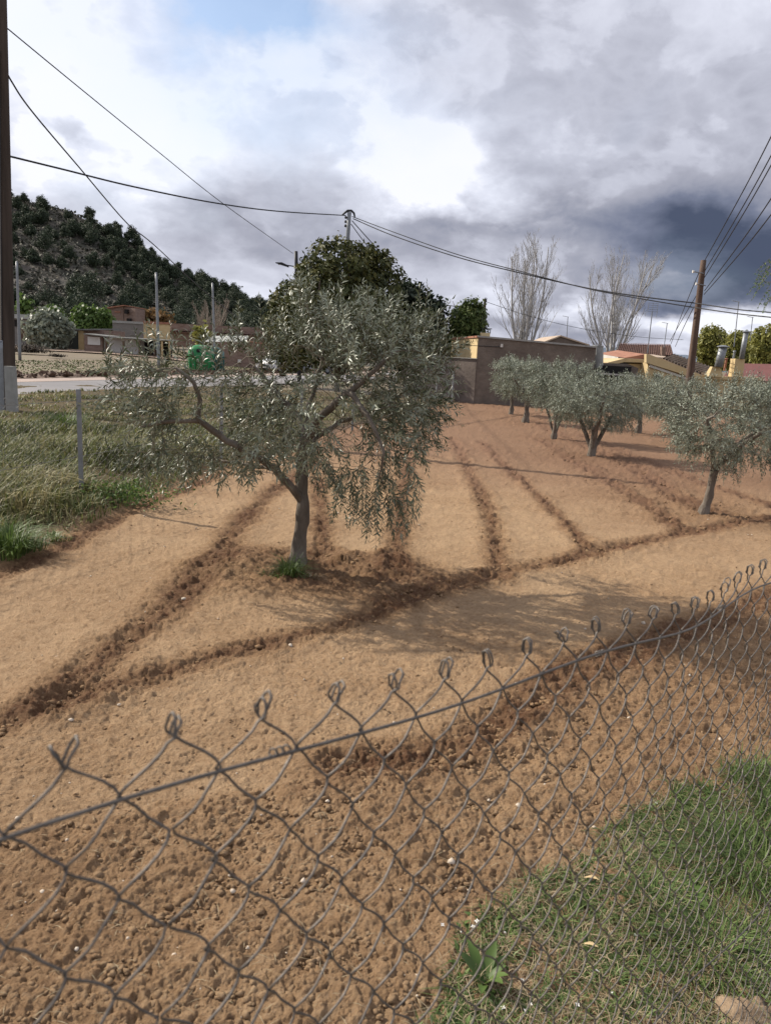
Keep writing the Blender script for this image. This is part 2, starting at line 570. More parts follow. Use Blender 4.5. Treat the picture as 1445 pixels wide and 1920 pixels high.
def leaves(P, Dr, N, ln, wd, fold=.25, droop=.15, rnd=None):
    """lanceolate folded leaves, 5 verts and 4 triangles each"""
    n = len(P)
    Dr = nrm(Dr)
    Sd = nrm(np.cross(Dr, N))
    N = np.cross(Sd, Dr)
    ln = np.broadcast_to(np.asarray(ln, float).reshape(-1, 1), (n, 1))
    wd = np.broadcast_to(np.asarray(wd, float).reshape(-1, 1), (n, 1))
    V = np.stack([P, P + Dr * ln * .48 + Sd * wd * .5 + N * wd * fold,
                  P + Dr * ln * .48 - Sd * wd * .5 + N * wd * fold,
                  P + Dr * ln * .5,
                  P + Dr * ln - N * ln * droop], 1).reshape(-1, 3)
    b = np.arange(n)[:, None, None] * 5
    F = (b + np.array([[0, 3, 1], [0, 2, 3], [1, 3, 4], [3, 2, 4]])[None]).reshape(-1, 3)
    R = np.repeat(rng.random(n) if rnd is None else rnd, 5)
    return V, F, R


def blades(P, Hh, Wd, lean=.35, rnd=None, dirv=None):
    """grass blades, 5 verts / 3 triangles"""
    n = len(P)
    a = rng.random(n) * 2 * math.pi if dirv is None else dirv
    up = np.array([0, 0, 1.0])
    out = np.stack([np.cos(a), np.sin(a), np.zeros(n)], 1)
    sd = np.stack([-np.sin(a), np.cos(a), np.zeros(n)], 1)
    Hh = np.broadcast_to(np.asarray(Hh, float), (n,))[:, None]
    Wd = np.broadcast_to(np.asarray(Wd, float), (n,))[:, None]
    le = (lean * (.3 + rng.random(n)))[:, None]
    mid = P + up * Hh * .55 + out * Hh * le * .35
    tip = P + up * Hh * (1 - le * .45) + out * Hh * le * 1.25
    V = np.stack([P - sd * Wd / 2, P + sd * Wd / 2, mid + sd * Wd * .4, mid - sd * Wd * .4, tip], 1).reshape(-1, 3)
    b = np.arange(n)[:, None, None] * 5
    F = (b + np.array([[0, 1, 2], [0, 2, 3], [3, 2, 4]])[None]).reshape(-1, 3)
    R = np.repeat(rng.random(n) if rnd is None else rnd, 5)
    return V, F, R


def cards(P, N, size, asp=1.6, rnd=None):
    """small foliage quads (rhombus), 2 triangles each"""
    n = len(P)
    N = nrm(N)
    a = nrm(np.cross(N, rng.normal(size=(n, 3))))
    b = np.cross(N, a)
    sz = np.broadcast_to(np.asarray(size, float), (n,))[:, None]
    V = np.stack([P - a * sz * .5 * asp, P - b * sz * .5, P + a * sz * .5 * asp, P + b * sz * .5 + N * sz * .15], 1).reshape(-1, 3)
    k = np.arange(n)[:, None] * 4
    F = k + np.array([[0, 1, 2, 3]])
    R = np.repeat(rng.random(n) if rnd is None else rnd, 4)
    return V, F, R


def copy_tree(o, parent=None):
    c = o.copy()
    C.objects.link(c)
    ORG[c.name] = ORG.get(o.name, np.zeros(3))
    if parent is not None:
        c.parent = parent
    for ch in list(o.children):
        copy_tree(ch, c)
    return c


# ------------------------------------------------------------------ the field
def polyl(pts, n=6):
    P = np.array([G(*p)[:2] for p in pts])
    t = np.arange(len(P))
    tt = np.linspace(0, len(P) - 1, (len(P) - 1) * n + 1)
    out = []
    for q in tt:  # Catmull-Rom
        i = min(int(q), len(P) - 2)
        f = q - i
        p0, p1, p2, p3 = P[max(i - 1, 0)], P[i], P[i + 1], P[min(i + 2, len(P) - 1)]
        out.append(.5 * (2 * p1 + (p2 - p0) * f + (2 * p0 - 5 * p1 + 4 * p2 - p3) * f * f + (3 * p1 - p0 - 3 * p2 + p3) * f ** 3))
    return np.array(out)


def dist_poly(x, y, P):
    best = np.full(x.shape, 1e9)
    sgn = np.zeros(x.shape)
    for a, b in zip(P[:-1], P[1:]):
        d = b - a
        L2 = d.dot(d) + 1e-12
        t = np.clip(((x - a[0]) * d[0] + (y - a[1]) * d[1]) / L2, 0, 1)
        ex, ey = x - a[0] - t * d[0], y - a[1] - t * d[1]
        dd = ex * ex + ey * ey
        m_ = dd < best
        best = np.where(m_, dd, best)
        sgn = np.where(m_, np.sign(d[0] * ey - d[1] * ex), sgn)
    return np.sqrt(best) * 1.0, sgn


FUR = [  # centre line, half width, depth
    (polyl([(-160, 1420), (0, 1368), (140, 1318), (300, 1272), (430, 1228), (560, 1196), (690, 1160), (800, 1112), (920, 1082), (1060, 1050), (1200, 1018), (1330, 995), (1460, 972), (1600, 955)]), .085, .034),
    (polyl([(120, 1320), (215, 1225), (330, 1130), (400, 1055), (450, 985), (510, 925), (590, 870)]), .10, .032),
    (polyl([(935, 1085), (928, 1030), (915, 960), (885, 900), (862, 850), (846, 820)]), .075, .035),
    (polyl([(1105, 1040), (1075, 1000), (1005, 930), (940, 870), (900, 828)]), .065, .022),
    (polyl([(735, 1090), (745, 1030), (752, 960), (760, 900), (762, 850)]), .08, .03),
    (polyl([(608, 1060), (604, 1010), (600, 950), (600, 900)]), .08, .03),
    (polyl([(640, 1450), (760, 1440), (880, 1400), (1000, 1310), (1120, 1240), (1250, 1195), (1460, 1110)]), .10, .025),
    (polyl([(1340, 968), (1260, 930), (1190, 880), (1130, 850), (1060, 820), (1000, 790)]), .12, .02),
    (polyl([(1445, 950), (1300, 900), (1170, 850), (1090, 815)]), .10, .018),
    (polyl([(1280, 1000), (1180, 930), (1080, 870), (1010, 825)]), .08, .014),
    (polyl([(-60, 1108), (0, 1082), (100, 1040), (200, 985), (300, 935), (420, 890)]), .09, .04),
]
BAND = polyl([(-300, 1660), (-60, 1575), (180, 1520), (480, 1478), (660, 1462), (800, 1430), (950, 1345), (1080, 1262), (1220, 1205), (1460, 1120), (1700, 1060)])
EDGE = polyl([(-200, 1140), (0, 1062), (100, 1025), (200, 975), (280, 935), (380, 895), (520, 848), (700, 792), (850, 754)])
T0 = G(557, 1060)[:2]


def smooth(a, b, x):
    t = np.clip((x - a) / (b - a), 0, 1)
    return t * t * (3 - 2 * t)


def fields(x, y):
    """height, turned (0..1), veg (0..1), red (0..1)"""
    h = .03 * fbm(x * .35, y * .35, 3, 3)
    turned = .22 + .25 * fbm(x * .5, y * .5, 3, 11)
    d, s = dist_poly(x, y, BAND)
    near = np.where(s < 0, smooth(0, .12, d), 0.0)
    turned = turned + near * .36
    h = h + near * (.05 * fbm(x * 1.6, y * 1.6, 3, 21))
    dt = np.hypot((x - T0[0] - .25) / 1.15, (y - T0[1] + .15) / .75)
    tr = smooth(1.25, .5, dt + .25 * fbm(x * 2, y * 2, 3, 5))
    turned = turned + tr * .75
    h = h + tr * (.03 + .05 * fbm(x * 3, y * 3, 3, 8))
    # strip of turned earth along the right hand row of trees
    rowd = np.abs((x - 3.7) - 0.02 * (y - 9))
    rw = smooth(1.3, .5, rowd + .5 * fbm(x * 1.2, y * 1.2, 2, 31)) * smooth(7.6, 8.8, y)
    turned = turned + rw * .35
    for P, hw, dp in FUR:
        mg = .6
        lo, hi = P.min(0) - mg, P.max(0) + mg
        mk = (x > lo[0]) & (x < hi[0]) & (y > lo[1]) & (y < hi[1])
        if not mk.any():
            continue
        xx, yy = x[mk], y[mk]
        wob = .05 * fbm(xx * 4, yy * 4, 2, 41)
        d, s = dist_poly(xx, yy, P)
        d = d + wob
        prof = -dp * .50 * np.exp(-(d / hw) ** 2) + dp * .30 * np.exp(-((d - hw * 2.1) / (hw * .9)) ** 2)
        h[mk] += prof * (1 + .8 * fbm(xx * 5, yy * 5, 2, 43))
        turned[mk] += .95 * np.exp(-(d / (hw * 1.45)) ** 2)
    d, s = dist_poly(x, y, EDGE)
    left = s > 0
    veg = np.where(left, smooth(.0, .25, d), 0.0)
    red = smooth(7.5, 15, y + 2.2 * fbm(x * .4, y * .4, 2, 51) + .35 * x)
    h = h + veg * (.10 + .08 * fbm(x * .8, y * .8, 3, 61))
    # the verge runs down to the road
    rd = (y - 22.0) - (x + 10.3) * (3.5)
    h = np.where(left, h - .14 * smooth(-.5, 1.0, rd), h)
    # foreground right corner, grassy
    cg = smooth(.15, -.25, (1.35 - x * .9) + (y - 2.0) * -.25)
    return h, np.clip(turned, 0, 1.1), veg, red


def fine(x, y, turned):
    """crumbs and clods as relief"""
    dd = np.hypot(x, y)
    a = .30 + .70 * turned
    g1 = np.clip(.5 + 1.6 * fbm(x * 5, y * 5, 2, 77), 0, 1)
    g2 = np.clip(.5 + 1.8 * fbm(x * 17, y * 17, 2, 79), 0, 1)
    x0_, y0_ = x, y
    x = x + .013 * fbm(x * 45, y * 45, 3, 201, .6)
    y = y + .013 * fbm(x0_ * 45, y0_ * 45, 3, 203, .6)
    z = a * .024 * fbm(x * 7, y * 7, 5, 71, .68)
    z = z + a * .015 * np.abs(fbm(x * 38, y * 38, 3, 73, .65))
    c1 = cells(x * 19, y * 19, 81) * np.clip(turned - .25, 0, 1) * .024 * g1
    c2 = cells(x * 46, y * 46, 83) * (.003 + .024 * turned) * g2 ** 1.5
    c3 = cells(x * 95, y * 95, 87) * (.0045 + .0035 * turned) * (dd < 7) * (1.2 - g2 * .5)
    return z + c1 + c2 + c3


NR, NA = 745, 750
th = np.radians(np.linspace(53, 3.0, NR))
rr = EYE / np.tan(th)
aa = np.radians(np.linspace(-37, 36, NA))
RR, AA = np.meshgrid(rr, aa, indexing='ij')
X, Y = RR * np.sin(AA), RR * np.cos(AA)
xf, yf = X.ravel(), Y.ravel()
h, tu, ve, re = fields(xf, yf)
Z = h + fine(xf, yf, tu * (1 - ve * .6))
i0 = (np.arange(NR - 1)[:, None] * NA + np.arange(NA - 1)[None])
F = np.stack([i0, i0 + NA, i0 + NA + 1, i0 + 1], -1).reshape(-1, 4)
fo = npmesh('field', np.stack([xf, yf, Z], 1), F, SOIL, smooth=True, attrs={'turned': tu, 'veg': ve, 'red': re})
tag(fo, 'brown tilled earth of the olive plot', kind='structure')


def gz(x, y):
    x = np.atleast_1d(np.asarray(x, float))
    y = np.atleast_1d(np.asarray(y, float))
    hh, t_, _, _ = fields(x, y)
    return hh + .008


def gz1(p):
    return float(gz(p[0], p[1])[0])


def GG(px, py):
    z = 0.0
    for _ in range(6):
        p = G(px, py, z)
        z = .5 * z + .5 * gz1(p)
    p[2] = z
    return p


# wide ground to the horizon
def zg(x, y):
    f = np.clip((-x - 12) / 15, 0, 1)
    return np.maximum(0, y - 38) * .016 * f


gx = np.concatenate([np.linspace(-3000, -200, 12), np.linspace(-180, 180, 90), np.linspace(200, 3000, 12)])
gy = np.concatenate([np.linspace(-3000, -60, 8), np.linspace(-40, 260, 80), np.linspace(300, 4000, 16)])
GX, GY = np.meshgrid(gx, gy, indexing='ij')
GZ = -.10 + zg(GX, np.minimum(GY, 150))
i0 = (np.arange(len(gx) - 1)[:, None] * len(gy) + np.arange(len(gy) - 1)[None])
F = np.stack([i0, i0 + len(gy), i0 + len(gy) + 1, i0 + 1], -1).reshape(-1, 4)
tag(npmesh('ground', np.stack([GX.ravel(), GY.ravel(), GZ.ravel()], 1), F, FARG), kind='structure')


def strip(name, A, B, mt, dz, n=14):
    """sheet between two polylines A and B (x,y), following the ground"""
    A, B = np.array(A, float), np.array(B, float)

    def rs(P):
        L = np.concatenate([[0], np.cumsum(np.linalg.norm(np.diff(P, axis=0), axis=1))])
        q = np.linspace(0, L[-1], n * 3)
        return np.stack([np.interp(q, L, P[:, k]) for k in (0, 1)], 1)
    A, B = rs(A), rs(B)
    k = 6
    V = []
    for j in range(k + 1):
        P = A + (B - A) * j / k
        V.append(np.column_stack([P, np.maximum(zg(P[:, 0], P[:, 1]), -.0) - .03 + dz]))
    V = np.array(V)
    m_ = V.shape[1]
    i0 = np.arange(k)[:, None] * m_ + np.arange(m_ - 1)[None]
    F = np.stack([i0, i0 + 1, i0 + m_ + 1, i0 + m_], -1).reshape(-1, 4)
    return tag(npmesh(name, V.reshape(-1, 3), F, mt), kind='structure')


# the road and what borders it, roughly parallel to the left fence
R0, R1 = np.array([-10.6, 21.5]), np.array([-4.6, 42.0])     # near edge of the road
du = (R1 - R0) / np.linalg.norm(R1 - R0)
dn = np.array([-du[1], du[0]])


def off(s, d):
    return R0 + du * s + dn * d


def para(d0, d1, s0=-22, s1=70):
    return [off(s0, d0), off(20, d0), off(s1, d0)], [off(s0, d1), off(20, d1), off(s1, d1)]


strip('road', *para(0.0, 5.2), ROADM, .004)
strip('pavement', *para(5.2, 6.8), PATH, .012)
strip('dirt_bank', *para(6.8, 9.5), DIRT, .02)
strip('grass_verge', *para(9.5, 19), FARG, .008)
strip('dirt_track', [(-60, 66), (-38, 70), (-22, 72), (-12, 66), (0, 58)], [(-60, 76), (-38, 79), (-22, 80), (-12, 76), (0, 66)], TRACK, .03)

# ------------------------------------------------------------------ hill
CP = [(-400, 60), (-170, 51), (-143, 50.5), (-133, 49), (-122, 46.5), (-110, 42), (-103, 38.5), (-93, 33), (-84, 27.5), (-76, 23.5), (-68, 20.5),
      (-58, 17), (-50, 14.0), (-43, 12), (-33, 7.5), (-20, 3.5), (0, .5), (30, 0)]


def crest(x):
    return np.interp(x, [c[0] for c in CP], [max(c[1] - 1.2, 0) for c in CP])


def hillz(x, y):
    t = np.clip((y - 118) / 182, 0, 1.0)
    z = (crest(x) + 1.2) * (.25 * t + .75 * t ** 1.35)
    z = z + 2.6 * fbm(x * .035, y * .035, 4, 91) * t + 1.2 * np.abs(fbm(x * .09, y * .05, 3, 95)) * t
    z = z - np.clip(y - 300, 0, 400) * .10
    return z + zg(x, np.minimum(y, 118)) * .9


hx = np.linspace(-420, 40, 170)
hy = np.linspace(104, 480, 140)
HX, HY = np.meshgrid(hx, hy, indexing='ij')
HZ = hillz(HX, HY)
HZ = np.where(HY < 108, -1.0, HZ)
i0 = (np.arange(len(hx) - 1)[:, None] * len(hy) + np.arange(len(hy) - 1)[None])
F = np.stack([i0, i0 + len(hy), i0 + len(hy) + 1, i0 + 1], -1).reshape(-1, 4)
tag(npmesh('hill', np.stack([HX.ravel(), HY.ravel(), HZ.ravel()], 1), F, HILLM, smooth=True), kind='structure')
# low blue ridge far to the right
rx = np.linspace(-200, 1800, 120)
rz = 30 + 26 * (vnoise(rx * .006, rx * 0, 5) + .5) + 6 * fbm(rx * .03, rx * 0, 3, 6)
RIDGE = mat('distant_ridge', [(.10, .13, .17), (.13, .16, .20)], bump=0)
mv = MB()
for i in range(len(rx) - 1):
    mv.add([(rx[i], 1900, -5), (rx[i + 1], 1900, -5), (rx[i + 1], 2150, rz[i + 1]), (rx[i], 2150, rz[i]), (rx[i + 1], 2500, -5), (rx[i], 2500, -5)],
           [(0, 1, 2, 3), (3, 2, 4, 5)])
tag(mv.build('distant_hills', RIDGE), kind='structure')


# ------------------------------------------------------------------ trees
def lobe_points(lobes, n, shell=.55):
    """lobes: (cx,cy,cz,rx,ry,rz)"""
    L = np.array(lobes, float)
    wv = L[:, 3] * L[:, 4] * L[:, 5]
    idx = rng.choice(len(L), n, p=wv / wv.sum())
    d = nrm(rng.normal(size=(n, 3)))
    r = shell + (1 - shell) * rng.random(n) ** .6
    r = np.where(rng.random(n) < .25, rng.random(n) ** .5, r)
    P = L[idx, :3] + d * r[:, None] * L[idx, 3:6]
    return P, d


def crown_mesh(lobes, n, size, clump=1, shell=.55, asp=1.6, jitter=1.0, dark=.0):
    nc = max(1, n // clump)
    P, d = lobe_points(lobes, nc, shell)
    tone = rng.random(nc)
    P = np.repeat(P, clump, 0) + rng.normal(size=(nc * clump, 3)) * size * jitter * (clump > 1)
    d = np.repeat(d, clump, 0)
    tone = np.repeat(tone, clump)
    N = d + rng.normal(size=P.shape) * .8 + np.array([0, 0, .3])
    return cards(P, N, size * (.6 + .8 * rng.random(len(P))), asp, np.clip(tone * .7 + .3 * rng.random(len(P)), 0, 1))


def limb_mesh(base, lobes, r0, nsub=3):
    """trunk and limbs reaching into the lobes; returns trunk MB, limbs MB"""
    tr, lb = MB(), MB()
    L = np.array(lobes, float)
    top = np.array([L[:, 0].mean() * .5 + base[0] * .5, L[:, 1].mean() * .5 + base[1] * .5, L[:, 2].min()])
    P = [base, base + (top - base) * .5 + rng.normal(size=3) * r0 * .6, top]
    tr.tube(P, [r0 * 1.15, r0 * .85, r0 * .7], 8)
    for l in L:
        for k in range(nsub):
            e = l[:3] + rng.normal(size=3) * l[3:6] * .45
            mid = top * .5 + e * .5 + rng.normal(size=3) * .1 * np.linalg.norm(e - top)
            lb.tube([top, mid, e], [r0 * .45, r0 * .28, r0 * .08], 5)
    return tr, lb


def leafy(name, base, lobes, n, size, mt, label, group=None, r0=.2, clump=6, bark=None, cat='tree', cname='crown', shell=.55, jitter=1.0):
    t = empty(name, base, label, cat, group)
    tr, lb = limb_mesh(np.array(base, float), lobes, r0)
    tr.build('trunk', bark or DARKBARK, t, smooth=True)
    tag(lb.build('branches', bark or DARKBARK, t, smooth=True), kind='stuff')
    V, F, R = crown_mesh(lobes, n, size, clump, shell, jitter=jitter)
    tag(npmesh(cname, V, F, mt, t, rnd=R), kind='stuff')
    return t


# pines on the hill: three kinds, copied
def pine_proto(h, wd, n, seed):
    lob = []
    k = 7
    for i in range(k):
        f = .34 + .52 * i / (k - 1)
        rad = wd * (1.0 - .55 * ((f - .34) / .52) ** 1.5) * (.75 + .4 * random.random())
        lob.append((random.uniform(-.35, .35) * wd, random.uniform(-.35, .35) * wd, h * f, rad, rad, h * .17))
    V, F, R = crown_mesh(lob, n, .22, 8, .45)
    Vt, Ft = tube_np(np.array([[0, 0, -.6], [0.05, 0, h * .5], [0, .05, h * .95]]), [.16, .11, .03], 5)
    V2 = np.concatenate([V, Vt])
    F2 = np.concatenate([F, Ft + len(V)])
    return V2, F2, np.concatenate([R, np.full(len(Vt), .35)])


protos = []
for i, (h_, w_) in enumerate([(4.4, 1.9), (5.2, 2.1), (3.7, 1.8), (6.8, 3.0)]):
    V, F, R = pine_proto(h_, w_, 2400, i)
    protos.append(npmesh('pine_tree', V, F, PINE, rnd=R))
pcount = 0
first = [True] * 4


def put_pine(x, y, s, kind, label, group, z=None):
    global pcount
    o = protos[kind] if first[kind] else protos[kind].copy()
    if not first[kind]:
        C.objects.link(o)
    first[kind] = False
    z_ = float(hillz(np.array([x]), np.array([y]))[0]) if z is None else z
    o.location = (x, y, z_ - .3)
    o.rotation_euler = (0, 0, rng.random() * 6.28)
    o.scale = (s, s, s * (0.9 + .25 * rng.random()))
    tag(o, label, 'tree', group)
    pcount += 1


CRESTL = ['right beside the tall wooden pole', 'on the bare left shoulder', 'left of the falling black cable', 'where the falling black cable meets the skyline',
          'above the second metal pole', 'between the second and third metal poles', 'above the third metal pole', 'at the low right end by the street lamp']
SLOPEL = ['beside the tall wooden pole', 'above the bushy silvery olive', 'above the ruined brick house', 'behind the second metal pole', 'behind the third metal pole']
for i in range(190):      # the skyline and just below
    x = -150 + 118 * (i + rng.random()) / 190
    y = 300 - rng.random() ** 1.5 * 46
    if x < -112 and rng.random() < .30:
        continue
    put_pine(x, y, .75 + .45 * rng.random(), int(rng.integers(0, 3)), 'dark pine on the hill crest ' + CRESTL[int(np.clip((x + 150) / 118 * 8, 0, 7))], 'pines along the crest of the hill')
for i in range(150):      # slope
    x = -125 + 100 * rng.random()
    y = 150 + 130 * rng.random()
    if (x + 150) / 118 < .55 * (1 - (y - 150) / 130) + .18 * rng.random() and rng.random() < .86:
        continue
    put_pine(x, y, .7 + .5 * rng.random(), int(rng.integers(0, 4)), 'pine on the ' + ('upper' if y > 235 else 'middle' if y > 190 else 'lower') + ' hill slope, ' + SLOPEL[int(np.clip((x / y + .5) / .42 * 5, 0, 4))], 'pines on the slope of the hill')
for (px, py, Yd, s, k, lab) in [
    (160, 585, 150, 1.0, 3, 'large rounded pine at the hill foot behind the bushy olive, left of its tall neighbour'),
    (135, 590, 150, .80, 3, 'smaller pine on the left flank of the large rounded pine at the hill foot'),
    (185, 592, 148, .78, 1, 'pine on the right flank of the large rounded pine at the hill foot'),
    (242, 585, 150, .78, 3, 'lighter green pine behind the ruined brick house'),
    (272, 590, 146, .72, 1, 'pine between the ruined brick house and the second metal pole'),
    (330, 592, 150, .76, 3, 'broad pine just right of the second metal pole'),
    (358, 585, 152, .74, 1, 'pine above the bare tan tree, left of the third metal pole'),
    (305, 570, 160, .9, 1, 'tall pine rising behind the second metal pole'),
    (445, 600, 150, .72, 3, 'pine at the hill foot behind the left edge of the big evergreen'),
]:
    p = D(px, py, Yd)
    put_pine(p[0], p[1], s * 1.15, k, lab, None, z=float(hillz(np.array([p[0]]), np.array([p[1]]))[0]))

# scrub covering the hill
n = 8000
sx = -210 + 200 * rng.random(n)
sy = 125 + 180 * rng.random(n)
sz = hillz(sx, sy)
cl = Cat()
P = np.repeat(np.stack([sx, sy, sz + .2], 1), 7, 0)
P = P + rng.normal(size=P.shape) * np.array([.75, .75, .3])
V, F, R = cards(P, rng.normal(size=P.shape) + np.array([0, -.3, .8]), .45 + .5 * rng.random(len(P)), 1.5, np.repeat(rng.random(n), 7))
tag(npmesh('hillside_scrub', V, F, SHRUB, rnd=R), kind='stuff', label='low grey green scrub dotted over the hillside')


# big dark evergreens behind the main olive
def lobes_px(L, ry=None):
    out = []
    for (px, py, rx_, rz_, Yd) in L:
        c = D(px, py, Yd)
        k = Yd / FPX
        out.append((c[0], c[1], c[2], rx_ * k, (ry or max(rx_, rz_) * k * .8), rz_ * k))
    return out


leafy('evergreen_tree', D(640, 700, 34.5), lobes_px([(640, 520, 78, 66, 34), (600, 560, 60, 70, 33), (700, 545, 55, 70, 34.5), (650, 600, 95, 80, 34), (590, 630, 60, 60, 33), (690, 500, 38, 36, 35), (560, 610, 40, 60, 33.5)]),
      30000, .115, HOLM, 'largest round brownish green evergreen behind the concrete pole', r0=.3, clump=10, shell=.7)
leafy('evergreen_tree', D(530, 705, 38), lobes_px([(537, 570, 26, 38, 38), (528, 620, 28, 50, 38), (545, 650, 30, 45, 38)]),
      7000, .13, HOLM, 'smaller evergreen on the left flank of the largest, at the street lamp pole', r0=.15, clump=8, shell=.7)
leafy('evergreen_tree', D(780, 705, 37), lobes_px([(765, 590, 45, 55, 37), (800, 610, 34, 50, 37), (750, 560, 25, 26, 37), (803, 565, 15, 16, 37), (780, 650, 60, 50, 37), (822, 590, 14, 30, 37)]),
      15000, .14, HOLMD, 'almost black evergreen right of the largest one, left of the grey wall building', r0=.2, clump=8, shell=.6)
leafy('conifer_tree', D(878, 690, 37), lobes_px([(862, 610, 22, 34, 37), (884, 600, 24, 36, 37), (874, 582, 10, 16, 37), (900, 614, 10, 20, 37), (893, 585, 8, 12, 37), (870, 640, 34, 30, 37)]),
      9000, .10, CYP, 'small sunlit green conifer rising behind the yellow parapet', r0=.12, clump=6)
leafy('green_tree', D(178, 650, 95), lobes_px([(160, 595, 22, 20, 95), (188, 598, 20, 18, 95), (205, 610, 12, 14, 95), (172, 612, 30, 16, 95)]),
      5000, .27, LIME, 'bright green leafy tree behind the garage with the pale roof', r0=.25, clump=4)
leafy('green_tree', D(105, 640, 105), lobes_px([(100, 590, 20, 14, 105), (90, 600, 20, 14, 105)]),
      1800, .27, LIME, 'dull green tree top peeping out above the bushy silvery olive', r0=.2, clump=4)
leafy('rusty_tree', D(285, 640, 110), lobes_px([(278, 602, 24, 14, 110), (305, 600, 16, 12, 110), (268, 612, 14, 10, 110)]),
      1500, .4, RUST, 'orange brown bush of a tree beside the ruined brick house', r0=.2, clump=4)
leafy('green_bush', D(378, 665, 72), lobes_px([(378, 628, 10, 10, 72), (384, 638, 12, 10, 72)]), 500, .28, WILLOW,
      'small yellow green bush behind the recycling container', r0=.08, clump=4, cat='bush')
leafy('green_bush', D(45, 630, 100), lobes_px([(45, 574, 9, 10, 100)]), 260, .4, LIME,
      'small green bush at the foot of the hill beside the first metal pole', r0=.08, clump=4, cat='bush')
# willowy yellow-green trees on the right
for (pb, L, lab) in [
    ((1330, 745, 62), [(1335, 640, 26, 26, 62), (1350, 665, 34, 26, 62), (1320, 660, 16, 22, 62)], 'olive green tree behind the leaning wooden pole'),
    ((1395, 745, 58), [(1385, 650, 32, 28, 58), (1405, 670, 36, 24, 58), (1370, 672, 26, 18, 58)], 'yellow green tree between the two metal flues'),
    ((1450, 745, 52), [(1440, 645, 34, 34, 52), (1455, 670, 44, 32, 52), (1480, 640, 36, 40, 52)], 'yellowest tree above the maroon roof at the right edge')]:
    leafy('willow_tree', D(*pb), lobes_px(L), 11000, .15, WILLOW, lab, 'spring trees behind the yellow house', r0=.2, clump=5, shell=.3)


# bare trees
def bare(name, base, H, spread, stems, mt, label, group=None, dens=26, r0=.16, seed=1):
    rs = np.random.default_rng(seed)
    t = empty(name, base, label, 'tree', group)
    trunk = MB()
    big, tw = Cat(), Cat()
    base = np.array(base, float)
    trunk.tube([base + [0, 0, -.2], base + [0, 0, H * .03], base + [0, 0, H * .06]], [r0 * 1.5, r0 * 1.3, r0 * 1.2], 8)

    def grow(p, d, L, r, lev):
        k = 6 if lev < 2 else 4
        P = [p]
        q = p.copy()
        for i in range(k):
            d = nrm(d + rs.normal(size=3) * .07 + np.array([0, 0, .20 if lev else .08]))
            q = q + d * L / k
            P.append(q)
        P = np.array(P)
        V, F = tube_np(P, np.linspace(r, r * .25, k + 1), 5 if lev == 0 else 3)
        (big if lev == 0 else tw).add(V, F)
        if lev >= 3:
            return
        nb = [dens, 9, 4][lev]
        for j in range(nb):
            f = (.12 if lev == 0 else .2) + .8 * rs.random()
            s_ = f * k
            i_ = min(int(s_), k - 1)
            pp = P[i_] + (P[i_ + 1] - P[i_]) * (s_ - i_)
            ax = nrm(P[i_ + 1] - P[i_])
            a = rs.normal(size=3)
            a = nrm(a - ax * a.dot(ax))
            dd = nrm(ax * (1.25 if lev else 1.35) + a * (.85 if lev == 0 else .75))
            LL = [H * .36, L * .45, L * .5][lev] * (1.05 - .6 * f) * (.7 + .5 * rs.random())
            grow(pp, dd, LL, max(r * (1 - .75 * f) * .42, .0085), lev + 1)

    for s_ in range(stems):
        a = s_ * 2 * math.pi / stems + rs.random()
        d = nrm(np.array([math.cos(a) * spread, math.sin(a) * spread, 1.0]))
        grow(base + [0, 0, H * .04], d, H * (.8 + .16 * rs.random()) * (1 if s_ == 0 else .86), r0, 0)
    trunk.build('trunk', mt, t, smooth=True)
    tag(big.build('branches', mt, t, smooth=True), kind='stuff')
    tag(tw.build('twigs', mt, t), kind='stuff')
    return t


def bl(px, Yd, z=0):
    p = D(px, 700, Yd)
    return (p[0], Yd, z)


bare('bare_poplar', bl(976, 60), 11.6, .24, 6, PALEBARK, 'tall leafless pale poplar behind the grey wall, left of two', 'bare poplars behind the grey wall', 15, .13, 3)
bare('bare_poplar', bl(1142, 60), 11.4, .26, 6, PALEBARK, 'tall leafless pale poplar next to the red brown roof, right of two', 'bare poplars behind the grey wall', 15, .13, 9)
bare('bare_tree', D(395, 655, 92), 6.6, .6, 9, TANBARK, 'low round leafless tan tree left of the third metal pole', None, 9, .09, 5)


# ---- olive trees
def colonize(nodes, parents, attr, di=.6, dk=.09, step=.06, iters=120, tropism=(0, 0, .02)):
    nodes = [np.array(p, float) for p in nodes]
    parents = list(parents)
    A = np.array(attr)
    N = np.array(nodes)
    dist = np.linalg.norm(A[:, None] - N[None], axis=2)
    near = dist.argmin(1)
    nd = dist.min(1)
    trop = np.array(tropism)
    for it in range(iters):
        if len(A) == 0:
            break
        act = nd < di
        if not act.any():
            di *= 1.3
            continue
        dv = nrm(A[act] - np.array(nodes)[near[act]])
        acc = {}
        for k, v in zip(near[act], dv):
            acc.setdefault(int(k), []).append(v)
        new = []
        for k, vs in acc.items():
            g = np.mean(vs, 0) + rng.normal(size=3) * .12 + trop
            g = g / (np.linalg.norm(g) + 1e-9)
            q = nodes[k] + g * step
            new.append(q)
            nodes.append(q)
            parents.append(k)
        NN = np.array(new)
        base = len(nodes) - len(new)
        d2 = np.linalg.norm(A[:, None] - NN[None], axis=2)
        j = d2.argmin(1)
        dm = d2[np.arange(len(A)), j]
        u = dm < nd
        near[u] = base + j[u]
        nd[u] = dm[u]
        keep = nd > dk
        A, near, nd = A[keep], near[keep], nd[keep]
    return np.array(nodes), parents


